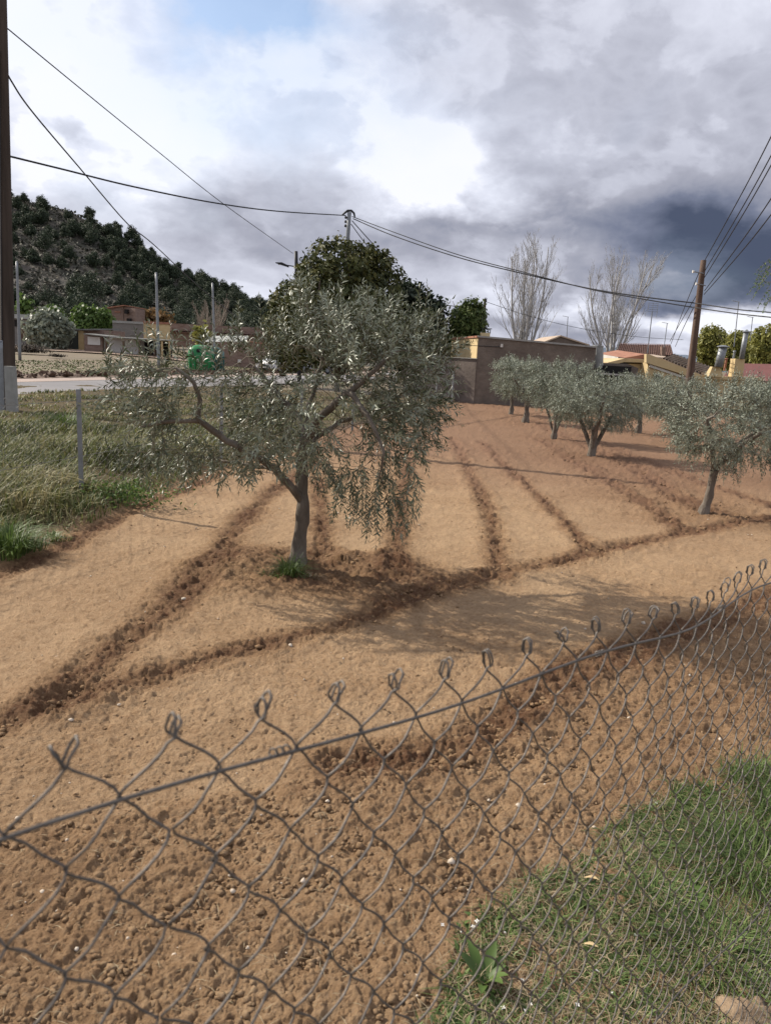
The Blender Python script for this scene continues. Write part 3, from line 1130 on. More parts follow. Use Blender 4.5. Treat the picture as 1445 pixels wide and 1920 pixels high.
def olive(name, base, limbs, lobes, natt, label, group, leafn, ll, lw, mt, r_trunk, step=.06, shoot=(.14, .30), nshoot=800,
          droop_below=None, up_above=None, uptips=(), di=.5, r_exp=2.3, gap=.022, hang=(), gaps=-.25):
    """limbs: list of polylines (world); first one starts at the base"""
    t = empty(name, base, label, 'tree', group)
    nodes, par = [], []

    def add(P, start=None):
        prev = start
        for a, b in zip(P[:-1], P[1:]):
            n_ = max(2, int(np.linalg.norm(b - a) / step))
            for i in range(0 if prev is None else 1, n_ + 1):
                q = a + (b - a) * i / n_
                nodes.append(q)
                par.append(prev if prev is not None else -1)
                prev = len(nodes) - 1
    add([np.array(p, float) for p in limbs[0]])
    nmain = len(nodes)
    for P in limbs[1:]:
        P = [np.array(p, float) for p in P]
        k = int(np.linalg.norm(np.array(nodes) - P[0], axis=1).argmin())
        P[0] = nodes[k]
        add(P, k)
    nlimb = len(nodes)
    att, _ = lobe_points(lobes, natt, .15)
    N, par = colonize(nodes, par, att, di=di, step=step)
    n_ = len(N)
    r = np.zeros(n_)
    ch = [[] for _ in range(n_)]
    for i, p in enumerate(par):
        if p >= 0:
            ch[p].append(i)
    tip = .0016
    for i in range(n_ - 1, -1, -1):
        r[i] = tip if not ch[i] else sum(r[c] ** r_exp for c in ch[i]) ** (1 / r_exp)
    # order may not be topological for limbs but children always follow parents
    sc = r_trunk / r[0]
    r = np.maximum(r * sc, .0018) if sc < 1.6 else np.where(r > .004, r * sc ** .9, r * 1.1)
    hgt = N[:nmain, 2] - N[0, 2]
    r[:nmain] = np.maximum(r[:nmain], r_trunk * (1.0 - .25 * hgt / max(hgt.max(), .1)))
    r[0:2] *= 1.25
    # tubes by chain
    done = set()
    thick, thin = Cat(), Cat()
    trunkc = Cat()
    starts = [(0, None)]
    while starts:
        i, p = starts.pop()
        chain = [i] if p is None else [p, i]
        while ch[i]:
            cs = sorted(ch[i], key=lambda c: -r[c])
            for c in cs[1:]:
                starts.append((c, i))
            i = cs[0]
            chain.append(i)
        P = N[chain]
        rad = r[chain].copy()
        if p is not None:
            rad[0] = rad[1]
        if len(P) < 2:
            continue
        big_ = rad.max() > .010
        P = P + rng.normal(size=P.shape) * np.minimum(rad, .01)[:, None] * (.35)
        if p is None:
            m2 = min(nmain, len(P))
            rad2 = rad[:m2] * (1 + .10 * rng.normal(size=m2))
            V, F = tube_np(P[:m2], rad2, 12)
            trunkc.add(V, F)
            if m2 < len(P):
                V, F = tube_np(P[m2 - 1:], rad[m2 - 1:], 7)
                thick.add(V, F)
        else:
            V, F = tube_np(P, rad, 7 if big_ else 3)
            (thick if big_ else thin).add(V, F)
    trunkc.build('trunk', BARK, t, smooth=True)
    # shoots with paired leaves
    cen = N[nlimb:].mean(0) if n_ > nlimb else N.mean(0)
    cand = np.array([i for i in range(nlimb // 2, n_) if r[i] < .006])
    pick = rng.choice(cand, nshoot, replace=len(cand) < nshoot)
    tips = [i for i in range(nlimb, n_) if not ch[i]]
    pick = np.concatenate([pick, np.array(tips, int)])
    LP, LD, LN, LL, LR = [], [], [], [], []
    jobs = []
    gapn = vnoise(N[:, 0] * 3.2 + N[:, 1] * 1.7, N[:, 2] * 3.6 - N[:, 1] * 1.3, 301)
    zlo, zhi = np.percentile(N[nlimb:, 2], [25, 72])
    for i in pick:
        if gapn[i] < gaps:
            continue
        p = par[i]
        gd = nrm(N[i] - N[p]) if p >= 0 else np.array([0, 0, 1.])
        outw = nrm(N[i] - cen)
        z = N[i][2]
        g = .75 if z > zhi else (-.15 if z > zlo else -.5)
        d = gd * .6 + outw * .5 + np.array([0, 0, g]) * .8 + rng.normal(size=3) * .45
        jobs.append((N[i], nrm(d), rng.uniform(*shoot), (.05 if g > 0 else -.10)))
    for (p, d, L_) in uptips:
        jobs.append((np.array(p, float), nrm(np.array(d, float)), L_, .03))
    for (p, d, L_) in hang:
        jobs.append((np.array(p, float), nrm(np.array(d, float)), L_, -.3))
    for (p, d, L_, cz) in jobs:
        k = max(4, int(L_ / .045))
        P = [p]
        q = p
        dd = d
        for j in range(k):
            dd = nrm(dd + np.array([0, 0, cz]) + rng.normal(size=3) * .07)
            q = q + dd * L_ / k
            P.append(q)
        P = np.array(P)
        V, F = tube_np(P, np.linspace(.0020, .0008, k + 1), 3)
        thin.add(V, F)
        m_ = max(3, int(L_ / gap))
        roll = rng.random() * 3.14
        tone = rng.random()
        for j in range(m_):
            f = (j + .7) / m_
            s_ = f * k
            i_ = min(int(s_), k - 1)
            pp = P[i_] + (P[i_ + 1] - P[i_]) * (s_ - i_)
            ax = nrm(P[i_ + 1] - P[i_])
            e1 = nrm(np.cross(ax, np.array([.3, .2, 1.0]) if abs(ax[2]) < .9 else np.array([1.0, 0, 0])))
            e2 = np.cross(ax, e1)
            an = roll + (j % 2) * math.pi / 2 + rng.normal() * .3
            sd_ = e1 * math.cos(an) + e2 * math.sin(an)
            for sg in (1, -1):
                if rng.random() < .12:
                    continue
                ld = nrm(ax * (.75 + .3 * rng.random()) + sg * sd_ * .85 + rng.normal(size=3) * .16 + [0, 0, -.10])
                LP.append(pp)
                LD.append(ld)
                LN.append(ax - ld * .3 + rng.normal(size=3) * .35)
                LL.append(ll * (.62 + .5 * rng.random()) * (1 - .35 * (f > .85)))
                LR.append(np.clip(.55 * tone + .45 * rng.random(), 0, 1))
        LP.append(P[-1]); LD.append(dd); LN.append(rng.normal(size=3)); LL.append(ll * .6); LR.append(tone)
    LP, LD, LN, LL, LR = map(np.array, (LP, LD, LN, LL, LR))
    V, F, R = leaves(LP, LD, LN, LL, LL * lw, rnd=LR)
    if thick.V:
        tag(thick.build('branches', BARK, t, smooth=True), kind='stuff')
    tag(thin.build('twigs', TWIG, t), kind='stuff')
    tag(npmesh('foliage', V, F, mt, t, rnd=R), kind='stuff')
    return t, len(LP)


# the near olive
Yt = 5.8


def q(px, py, Yd=Yt):
    return D(px, py, Yd)


b0 = GG(557, 1062)
b0[2] = gz1(b0) - .03
Yt = float(b0[1])
lp = lambda px, py, dy=0: D(px, py, Yt + dy)
limbs = [
    [b0, lp(561, 1020), lp(569, 965, -.02), lp(566, 925, .02), lp(565, 880, .05), lp(569, 835, .05)],
    [lp(566, 935), lp(548, 915, -.1), lp(515, 880, -.2), lp(468, 850, -.3), lp(425, 826, -.35), lp(372, 788, -.45), lp(374, 752, -.45), lp(364, 714, -.5), lp(330, 690, -.5)],
    [lp(569, 835), lp(600, 782, -.1), lp(655, 735, -.25), lp(692, 703, -.3), lp(740, 660, -.3)],
    [lp(569, 835), lp(560, 780, .15), lp(520, 740, .25), lp(480, 690, .3)],
    [lp(567, 860), lp(592, 820, .2), lp(640, 790, .4), lp(700, 770, .55), lp(750, 740, .6)],
    [lp(569, 835), lp(575, 770, .2), lp(600, 700, .3), lp(610, 640, .3)],
    [lp(515, 880, -.2), lp(455, 870, .1), lp(400, 860, .3), lp(330, 850, .4)],
    [lp(655, 735, -.25), lp(690, 780, -.45), lp(720, 850, -.55)],
    [lp(372, 788, -.45), lp(320, 790, -.5), lp(270, 800, -.5)],
]
k_ = Yt / FPX


def LB(px, py, rx_, rz_, dy, ry_):
    c = lp(px, py, dy)
    return (c[0], c[1], c[2], rx_ * k_, ry_, rz_ * k_)


lobes = [LB(300, 730, 95, 75, -.35, .5), LB(420, 740, 100, 95, -.1, .7), LB(330, 830, 100, 70, -.1, .55), LB(520, 690, 110, 90, .1, .8),
         LB(640, 660, 115, 85, 0, .8), LB(760, 690, 90, 95, .1, .7), LB(700, 780, 130, 75, .1, .85), LB(560, 790, 120, 70, 0, .85),
         LB(690, 880, 85, 70, -.3, .45), LB(730, 930, 45, 45, -.35, .3), LB(460, 850, 90, 50, -.2, .5), LB(800, 740, 50, 60, .2, .4), LB(620, 600, 120, 30, 0, .5)]
ups = []
for (px, py, dy, L_) in [(455, 640, -.1, .34), (485, 650, 0, .30), (500, 660, .1, .25), (600, 600, 0, .30), (560, 610, .2, .25), (630, 590, .1, .26), (690, 590, 0, .26),
                         (715, 610, .1, .28), (745, 605, .2, .30), (770, 625, 0, .22), (800, 640, .2, .25), (830, 650, .1, .25), (660, 600, -.1, .24), (205, 690, -.3, .28),
                         (540, 640, -.1, .24), (410, 665, 0, .25), (380, 680, .1, .22), (240, 700, -.3, .2), (430, 640, .2, .2), (585, 590, -.1, .2), (675, 570, .1, .17), (735, 575, .1, .17)]:
    for k in range(5):
        ups.append((lp(px + rng.normal() * 9, py + 20 + rng.normal() * 10, dy), (rng.normal() * .2, rng.normal() * .2, 1), L_ * (1.12 - .13 * k)))
hang = []
for i in range(34):
    px = rng.uniform(640, 790)
    hang.append((lp(px, rng.uniform(840, 930), -.35 + rng.normal() * .15), (rng.normal() * .3, rng.normal() * .3, -1), rng.uniform(.2, .36)))
for i in range(36):
    px = rng.uniform(250, 480)
    hang.append((lp(px, rng.uniform(830, 885), -.3 + rng.normal() * .2), (rng.normal() * .5, rng.normal() * .3, -.7), rng.uniform(.12, .25)))
olive('olive_tree', b0, limbs, lobes, 2300, 'large nearby olive tree spreading over the rolled earth with grass at its foot', 'olive trees of the plot', 0,
      .066, .20, OLIVE, .056, step=.055, nshoot=1500, uptips=ups, hang=hang, di=.5, gaps=-.14)


def small_olive(px, py, cr, crh, cz, label, natt, nsh, trunks, ll=.06, rt=.05, off_=0.0, dark=False, gap=.026, seed=0):
    b = GG(px, py)
    b[2] -= .03
    top = b + np.array([off_ * .3, 0, cz - crh * .75])
    limbs_ = [[b, b + (top - b) * .35 + [.02, 0, 0], b + (top - b) * .8]]
    st = b + (top - b) * (.8 if trunks == 1 else .1)
    kk = 4 if trunks == 1 else 3
    for i in range(kk):
        a = i * 2 * math.pi / kk + .4
        e = np.array([b[0] + off_ + math.cos(a) * cr * .6, b[1] + math.sin(a) * cr * .6, b[2] + cz + .15 * crh])
        if trunks == 2:
            mid = b + (e - b) * .42 + [0, 0, .12]
            limbs_.append([st, mid, e])
        else:
            limbs_.append([st, st + (e - st) * .5 + [0, 0, .06], e])
    c0 = np.array([b[0] + off_, b[1], b[2] + cz])
    lob = [(c0[0], c0[1], c0[2], cr * .8, cr * .8, crh * .85)]
    for i in range(9):
        a = rng.random() * 6.28
        lob.append((c0[0] + math.cos(a) * cr * .55, c0[1] + math.sin(a) * cr * .55, c0[2] + rng.uniform(-.45, .45) * crh, cr * .42, cr * .42, crh * .42))
    t, n = olive('olive_tree', b, limbs_, lob, natt, label, 'olive trees of the plot', 0, ll, .24, HOLMD if dark else OLIVE2, rt,
                 step=.08, nshoot=nsh, di=.6, gap=gap)
    return t


small_olive(1316, 964, .82, .50, 1.06, 'nearest olive of the right hand row, grey trunk under a round silvery crown', 1100, 1500, 1, ll=.052, rt=.055, off_=.28)
small_olive(1107, 855, .95, .50, 1.02, 'olive with a trunk forked into a wide V, middle of the row', 900, 1100, 2, ll=.062, rt=.07, off_=.05)
small_olive(1037, 823, .85, .55, 1.18, 'thin stemmed olive just behind and left of the V forked one', 600, 800, 2, ll=.07, rt=.055)
small_olive(984, 792, .95, .58, 1.20, 'second olive from the far end of the row, straight short trunk', 600, 750, 1, ll=.08, rt=.08, gap=.034)
small_olive(957, 777, .95, .60, 1.22, 'farthest left olive of the row, close to the grey wall', 600, 750, 1, ll=.085, rt=.07, gap=.036)
small_olive(1195, 812, 1.05, .50, 1.05, 'dark trunked olive between the V forked one and the leaning wooden pole', 600, 850, 1, ll=.08, rt=.07, gap=.034)
small_olive(1268, 835, .9, .50, 1.02, 'olive standing in front of the leaning wooden pole', 600, 800, 2, ll=.07, rt=.06, gap=.03)
small_olive(1462, 905, .75, .50, 1.08, 'olive cut by the right edge, behind the nearest of the row', 700, 1000, 1, ll=.058, rt=.06)
# bushy olive far left, by the garage
b = D(92, 652, 76)
leafy('olive_tree', b, lobes_px([(90, 612, 36, 26, 76), (75, 622, 24, 26, 76), (112, 618, 22, 24, 76), (92, 634, 36, 20, 76), (95, 598, 22, 12, 76)]),
      4200, .26, OLIVE2, 'large bushy silvery olive far away beside the garage', r0=.25, clump=5)
# willow spray at the right edge
t = empty('willow_tree', D(1530, 760, 14), 'pale green willow twigs hanging in at the right edge above the roofs', 'tree')
mb = MB()
mb.tube([D(1530, 760, 14), D(1535, 600, 14), D(1520, 500, 14), D(1490, 480, 14)], [.12, .1, .05, .02], 8)
mb.build('trunk', PALEBARK, t, smooth=True)
LPs, LDs = [], []
tw = Cat()
for i in range(34):
    p = D(rng.uniform(1440, 1510), rng.uniform(480, 560), 14 + rng.normal() * .4)
    P = [p]
    d = np.array([-.6 + rng.normal() * .3, rng.normal() * .3, rng.uniform(-.5, .5)])
    for j in range(6):
        d = nrm(d + [0, 0, -.32])
        P.append(P[-1] + d * .075)
    P = np.array(P)
    V, F = tube_np(P, .0022, 3)
    tw.add(V, F)
    for j in range(1, 7):
        for _ in range(3):
            LPs.append(P[j]); LDs.append(d + rng.normal(size=3) * .6)
tw.build('twigs', TANBARK, t)
LPs, LDs = np.array(LPs), np.array(LDs)
V, F, R = leaves(LPs, LDs, rng.normal(size=LPs.shape), .055, .014)
tag(npmesh('foliage', V, F, LIME, t, rnd=R), kind='stuff')


# ------------------------------------------------------------------ buildings
def quadwall(pts, th_=.25, dirn=(0, 1, 0)):
    return MB().prism([tuple(p) for p in pts], tuple(np.array(dirn) * th_))


def P2(px, py, Yd):
    return tuple(D(px, py, Yd))


def boxpx(x0, y0, x1, y1, Yd, depth, zb=None):
    """box whose front face spans pixels at distance Yd, real depth behind it"""
    a, b = D(x0, y1, Yd), D(x1, y0, Yd)
    z0 = a[2] if zb is None else zb
    return MB().box(((a[0] + b[0]) / 2, Yd + depth / 2, (z0 + b[2]) / 2), (abs(b[0] - a[0]), depth, b[2] - z0))


# grey wall building at the end of the plot
wa, wb = G(888, 757), G(1112, 768)
Yw = 29.3
xa, xb = D(892, 700, Yw)[0], D(1112, 700, Yw)[0]
gb = empty('wall_building', ((xa + xb) / 2, Yw, 0), 'long windowless building with a dark stained grey wall facing the plot', 'building')
zt0, zt1 = D(892, 632, Yw)[2], D(1112, 652, Yw)[2]
body = MB().prism([(xa, Yw, -.1), (xb, Yw, -.1), (xb, Yw, zt1), (xa, Yw, zt0)], (0, 7, 0))
body.build('wall', PLAST, gb)
MB().prism([(xa - .03, Yw - .06, zt0 - .002), (xb + .03, Yw - .06, zt1 - .002), (xb + .03, Yw - .06, zt1 + .06), (xa - .03, Yw - .06, zt0 + .06)], (0, 7.1, 0)).build('coping', CONC, gb)
c_ = D(940, 648, Yw - .05)
MB().box(c_, (.09, .05, .12)).build('junction_box', WHT, gb)
MB().box((c_[0] - 1.0, Yw - .015, c_[2] - .05), (2.0, .02, .02)).build('conduit', CABLE, gb)
# side return with the yellow parapet, lit by the sun
yb = empty('yellow_parapet_building', (xa - .9, Yw + .4, 0), 'yellow rendered parapet with a terracotta rim standing on a brown wall', 'building')
x0_, x1_ = D(838, 700, Yw)[0], xa - .02
za, zb_ = D(870, 672, Yw)[2], D(870, 632, Yw)[2]
xe_, ye_ = D(843, 700, Yw + 5)[0], Yw + 5
MB().prism([(xe_, ye_, za - .5), (x1_, Yw + .03, za - .5), (x1_, Yw + .03, zb_), (xe_, ye_, zb_)], (.10, .01, 0)).build('parapet', YEL, yb)
MB().prism([(xe_ - .05, ye_, zb_ + .002), (x1_ - .05, Yw - .03, zb_ + .002), (x1_ - .05, Yw - .03, zb_ + .07), (xe_ - .05, ye_, zb_ + .07)], (.15, .01, 0)).build('rim', TERRA, yb)
MB().prism([(x0_ - 1.6, Yw + 2.4, -.1), (x1_, Yw - .05, -.1), (x1_, Yw - .05, za), (x0_ - 1.6, Yw + 2.4, za)], (.2, .5, 0)).build('wall', PLAST2, yb)
MB().prism([(x0_ - 1.6, Yw + 2.33, za + .002), (x1_, Yw - .12, za + .002), (x1_, Yw - .12, za + .028), (x0_ - 1.6, Yw + 2.33, za + .028)], (.2, .6, 0)).build('ledge', CONC, yb)
# chimney with dark rail on that roof
ch = empty('roof_chimney', D(908, 634, 33), 'small cream chimney block carrying a dark metal rack on the grey building', 'chimney')
p = D(909, 630, 33)
MB().box((p[0], 33, p[2] - .1), (.36, .36, .45)).build('block', YELD, ch)
r_ = MB()
r_.box((p[0] + .05, 33, p[2] + .30), (.42, .04, .03))
for k in (-.12, 0, .12, .2):
    r_.box((p[0] + k, 33, p[2] + .2), (.03, .03, .18))
r_.build('rack', CABLE, ch)
# background gable
g = empty('gabled_house', D(1050, 660, 48), 'grey brown gable rising just behind the grey wall', 'building')
MB().prism([P2(1015, 700, 48), P2(1100, 700, 48), P2(1100, 646, 48), P2(1051, 630, 48), P2(1015, 643, 48)], (0, 6, 0)).build('wall', PLAST2, g)
MB().prism([P2(1010, 644, 47.9), P2(1051, 628.5, 47.9), P2(1105, 646, 47.9), P2(1105, 648.5, 47.9), P2(1051, 631, 47.9), P2(1010, 646.5, 47.9)], (0, 6.3, 0)).build('roof', OLDTILE, g)
# water tank on the right end of the grey building
wt = empty('water_tank', D(1122, 700, 31), 'pale grey cylindrical tank at the right end of the grey wall', 'tank')
a, c2 = D(1121, 690, 31), D(1121, 650, 31)
MB().tube([a, c2], .19, 20).build('body', CONC, wt, smooth=False)
MB().tube([c2 + [0, 0, .003], c2 + [0, 0, .04]], .21, 20).build('lid', SHEET, wt)
# lean-to with pale roof edge
ln_ = empty('lean_to', D(1120, 720, 30), 'dark lean-to with a thin pale roof edge beside the grey wall', 'shed')
MB().prism([P2(1072, 695, 28.6), P2(1200, 704, 28.6), P2(1200, 707, 28.6), P2(1072, 698, 28.6)], (0, .06, 0)).build('fascia', SHEET, ln_)
MB().prism([P2(1072, 696, 28.67), P2(1200, 705, 28.67), P2(1200, 707, 28.67), P2(1072, 698, 28.67)], (0, 2.4, 0)).build('roof', PLAST, ln_)
MB().prism([(D(1113, 700, 31.2)[0], 31.2, -.1), (D(1196, 700, 31.2)[0], 31.2, -.1), P2(1196, 690, 31.2), P2(1175, 682, 31.2), P2(1113, 680, 31.2)], (0, .3, 0)).build('wall', PLAST, ln_)
for px in (1076, 1140, 1196):
    a = D(px, 700, 28.75)
    MB().box((a[0], 28.75, a[2] / 2), (.09, .09, a[2])).build('post', BROWNW, ln_)
MB().box((D(1150, 700, 30.9)[0], 30.9, .8), (1.3, .1, 1.7)).build('door', DARK, ln_)


def tiled(A, B, Cc, Dd, nr, nc, name, mt, parent, r=.09):
    """barrel-tile roof slope: quad A(eave left) B(eave right) Cc(ridge right) Dd(ridge left); ribs run eave to ridge, with stepped courses"""
    A, B, Cc, Dd = (np.array(v, float) for v in (A, B, Cc, Dd))
    nrmv = np.cross(B - A, Dd - A)
    nrmv /= np.linalg.norm(nrmv)
    if nrmv[2] < 0:
        nrmv = -nrmv
    base = MB().prism([tuple(A), tuple(B), tuple(Cc), tuple(Dd)], tuple(-nrmv * .08))
    o = base.build(name, mt, parent)
    cc = Cat()
    for i in range(nr):
        f = (i + .5) / nr
        e0, e1 = A + (B - A) * f, Dd + (Cc - Dd) * f
        for j in range(nc):
            a_ = e0 + (e1 - e0) * (j / nc)
            b_ = e0 + (e1 - e0) * ((j + 1.08) / nc)
            V, F = tube_np(np.array([a_ + nrmv * .03, b_ + nrmv * .012]), [r, r * .8], 6)
            cc.add(V, F)
    tag(cc.build('roof_tile', mt, o), kind='stuff')
    return o


# yellow house
yh = empty('yellow_house', D(1270, 740, 36), 'yellow rendered house with an old barrel tiled roof and a stepped parapet', 'building')
MB().prism([P2(1150, 770, 35), P2(1212, 770, 35), P2(1212, 682, 35), P2(1170, 682, 35), P2(1150, 686, 35)], (0, 5, 0)).build('wall', YEL, yh)
MB().prism([P2(1138, 680, 34.8), P2(1170, 672, 34.8), P2(1212, 674, 34.8), P2(1212, 680, 34.8), P2(1170, 679, 34.8), P2(1140, 685, 34.8)], (0, 5.2, 0)).build('cornice', YELD, yh)
MB().prism([P2(1170, 671, 35), P2(1209, 664, 35), P2(1212, 673.5, 35), P2(1171, 671.6, 35)], (0, 4.5, .2)).build('roof_cap', TERRA, yh)
MB().prism([P2(1214, 770, 34), P2(1306, 780, 34), P2(1306, 706, 34), P2(1214, 680, 34)], (0, 4, 0)).build('side_wall', YELD, yh)
MB().prism([P2(1211, 664, 33.8), P2(1216, 664, 33.8), P2(1312, 702, 33.8), P2(1312, 712, 33.8), P2(1211, 680, 33.8)], (0, .3, 0)).build('gable_band', YEL, yh)
MB().prism([P2(1217, 683, 33.9), P2(1300, 712, 33.9), P2(1300, 716, 33.9), P2(1217, 688, 33.9)], (0, .06, 0)).build('trim', WHT, yh)
tiled(P2(1240, 672, 34.2), P2(1314, 702, 34.2), P2(1342, 692, 40), P2(1262, 664, 40), 13, 14, 'tiled_roof', OLDTILE, yh, .045)
MB().prism([P2(1306, 760, 34.6), P2(1440, 775, 34.6), P2(1426, 712, 34.6), P2(1306, 702, 34.6)], (0, 3, 0)).build('annex_wall', YEL, yh)
MB().prism([P2(1334, 705, 34.4), P2(1430, 708, 34.4), P2(1430, 714, 34.4), P2(1334, 711, 34.4)], (0, .6, 0)).build('annex_parapet', YELD, yh)
wn = MB().prism([P2(1226, 700, 33.93), P2(1238, 703, 33.93), P2(1238, 716, 33.93), P2(1226, 713, 33.93)], (0, .05, 0)).build('window', WHT, yh)
MB().prism([P2(1228, 702, 33.91), P2(1236, 705, 33.91), P2(1236, 714, 33.91), P2(1228, 711, 33.91)], (0, .04, 0)).build('pane', GLASS, wn)
wn = MB().prism([P2(1268, 728, 33.93), P2(1284, 731, 33.93), P2(1284, 752, 33.93), P2(1268, 750, 33.93)], (0, .05, 0)).build('window', WHT, yh)
MB().prism([P2(1270, 731, 33.91), P2(1282, 733, 33.91), P2(1282, 750, 33.91), P2(1270, 748, 33.91)], (0, .04, 0)).build('pane', GLASS, wn)
# flues
for (xb_, xt_, yt_, ybm, w1, lab) in [(1346, 1355, 650, 688, .17, 'short wide metal flue on a sloping yellow base'),
                                      (1389, 1398, 622, 673, .105, 'tall thin metal flue on a square yellow block')]:
    c1, c2 = D(xb_, ybm, 34.3), D(xt_, yt_, 34.3)
    f = empty('flue', D(xb_, 706, 34.3), lab, 'chimney', 'flues on the yellow house')
    MB().tube([c1, c2], w1, 16).build('pipe', GALV, f, smooth=True)
    MB().tube([c2 + [0, 0, -.02], c2 + [0, 0, .01], c2 + [0, 0, .06]], [w1 * 1.5, w1 * 1.5, w1 * .5], 16).build('cowl', GALV, f)
    wbk = .40 if w1 > .15 else .42
    zb0 = D(xb_, 707, 34.3)[2]
    MB().box((c1[0] - .05, 34.55, (zb0 + c1[2]) / 2), (wbk * (1.6 if w1 > .15 else 1), .5, c1[2] - zb0), top=.5 if w1 > .15 else 1).build('base', YEL, f)
for (x0, y0, x1, y1, rr_, mt_, lab) in [(1369, 703, 1376, 659, .045, GALV, 'narrow grey vent pipe between the two metal flues'),
                                       (1357, 695, 1361, 673, .05, TERRA, 'short rusty vent pipe beside the wide flue')]:
    f = empty('vent_pipe', D(x0, y0, 34.9), lab, 'pipe')
    MB().tube([D(x0, y0, 34.9), D(x1, y1, 34.9)], rr_, 10).build('pipe', mt_, f)
    MB().tube([D(x1, y1, 34.9), D(x1, y1 - 1.5, 34.9)], [rr_ * 1.6, rr_ * 1.2], 10).build('cap', mt_, f)
# red-brown roofed house behind
rh = empty('red_roofed_house', D(1215, 690, 50), 'house with a red brown tiled roof behind the yellow one', 'building')
MB().prism([P2(1158, 720, 50), P2(1270, 720, 50), P2(1270, 672, 50), P2(1158, 662, 50)], (0, 6, 0)).build('wall', WHT, rh)
tiled(P2(1154, 664, 49.7), P2(1262, 669, 49.7), P2(1256, 647, 54), P2(1162, 645, 54), 30, 10, 'tiled_roof', DTERRA, rh, .07)
MB().prism([P2(1240, 700, 49.6), P2(1247, 700, 49.6), P2(1247, 650, 49.6), P2(1240, 650, 49.6)], (0, .3, 0)).build('chimney', BRICKM, rh)
mh = empty('maroon_roofed_house', D(1410, 720, 44), 'house with a plain maroon roof at the right edge', 'building')
MB().prism([P2(1350, 712, 44), P2(1500, 716, 44), P2(1500, 684, 47.5), P2(1376, 681, 47.5)], (0, 0.02, -.12)).build('roof', MAROON, mh)
MB().prism([P2(1356, 770, 44.4), P2(1500, 770, 44.4), P2(1500, 714, 44.4), P2(1356, 711, 44.4)], (0, 4, 0)).build('wall', YELD, mh)
lh = empty('low_brown_house', D(1210, 690, 40), 'low dark brown roof edge wedged between the yellow parapet and the red roof', 'building')
MB().prism([P2(1205, 668, 41), P2(1270, 672, 41), P2(1270, 676, 41), P2(1205, 672, 41)], (0, 4, .2)).build('roof', OLDTILE, lh)
MB().prism([P2(1205, 700, 41.2), P2(1266, 700, 41.2), P2(1266, 676, 41.2), P2(1205, 672.5, 41.2)], (0, 3, 0)).build('wall', PLAST2, lh)


# antennas
def antenna(x0, y0, x1, y1, Yd, kind, label):
    a, b_ = D(x0, y0, Yd), D(x1, y1, Yd)
    o = empty('tv_antenna', a, label, 'antenna')
    MB().tube([a, b_], .022, 6).build('mast', GALV, o)
    e = MB()
    if kind == 'grid':
        for k in range(5):
            e.box((b_[0] + .02, Yd, b_[2] + .02 + k * .09), (.44, .012, .014))
        for k in (-.2, 0, .22):
            e.box((b_[0] + k, Yd + .02, b_[2] + .2), (.014, .012, .42))
        e.tube([b_ + [-.28, 0, .02], b_ + [-.30, 0, -.2]], .01, 4)
        e.tube([b_ + [.22, 0, .02], b_ + [.20, 0, -.22]], .01, 4)
    else:
        e.tube([b_ + [-.32, 0, .04], b_ + [.06, 0, -.01]], .012, 4)
        for k in range(5):
            q_ = b_ + np.array([-.30 + k * .08, 0, .035 - k * .01])
            e.tube([q_ + [0, -.13, 0], q_ + [0, .13, 0]], .007, 4)
    e.build('aerial', GALV, o)


antenna(1213, 662, 1222, 585, 36, 'grid', 'television antenna with a square grid above the yellow cornice')
antenna(1375, 650, 1384, 566, 40, 'yagi', 'thin slanting antenna mast between the willow trees')
antenna(1405, 640, 1410, 595, 48, 'yagi', 'short faint antenna further right, in front of the bright cloud')
antenna(1244, 652, 1250, 606, 49, 'yagi', 'antenna on the brick chimney of the red roofed house')
antenna(1062, 632, 1064, 594, 48, 'yagi', 'small pale antenna above the grey brown gable')

# ---- far left buildings (about 80 m)
o = empty('garage', D(155, 655, 78), 'small garage with a pale flat roof and a dark door', 'building')
zb0 = D(150, 656, 78)[2] - .3
boxpx(117, 619, 196, 656, 78.2, 6, zb0).build('wall', BRICKM, o)
MB().prism([P2(127, 617, 77.6), P2(184, 616.5, 77.6), P2(184, 619, 77.6), P2(127, 619.5, 77.6)], (0, 7, .25)).build('roof', GSHEET, o)
dr = boxpx(118, 623, 147, 655, 78.12, .07).build('door', DOORM, o)
for k in range(4):
    boxpx(119, 627 + k * 7, 146, 627.6 + k * 7, 78.09, .03).build('panel', DOORM, dr)
boxpx(148, 620, 157, 656, 78.0, .19, zb0).build('pillar', YELD, o)
o = empty('grey_shed', D(35, 640, 84), 'grey shed with a brown door at the left edge, behind the wooden pole', 'shed')
boxpx(-25, 594, 52, 640, 84, 5, D(35, 642, 84)[2] - .5).build('wall', BLOCK, o)
boxpx(-28, 590, 54, 594, 83.7, 5.6).build('roof', SHEET, o)
boxpx(39, 607, 50, 637, 83.92, .07).build('door', BROWNW, o)
boxpx(28, 600, 36, 612, 83.92, .07).build('window', DARK, o)
o = empty('open_shed', D(225, 660, 74), 'long low shed with a sagging sheet roof, open bays and pale cloths', 'shed')
zb0 = D(225, 664, 74)[2] - .3
boxpx(159, 629, 192, 658, 75, 3, zb0).build('wall', BRICKM, o)
boxpx(165, 632, 188, 646, 74.9, .09).build('cloth', WHT, o)
MB().prism([P2(157, 625, 74.4), P2(200, 630, 74.4), P2(200, 631.8, 74.4), P2(157, 626.8, 74.4)], (0, 4, .05)).build('roof', GSHEET, o)
MB().prism([P2(200, 631, 74), P2(320, 638, 74), P2(320, 639.6, 74), P2(200, 632.6, 74)], (0, 4, .05)).build('roof', GSHEET, o)
boxpx(192, 636, 262, 662, 75.5, 2, zb0).build('wall', WHT, o)
boxpx(262, 640, 318, 664, 77, 1, zb0).build('wall', DARK, o)
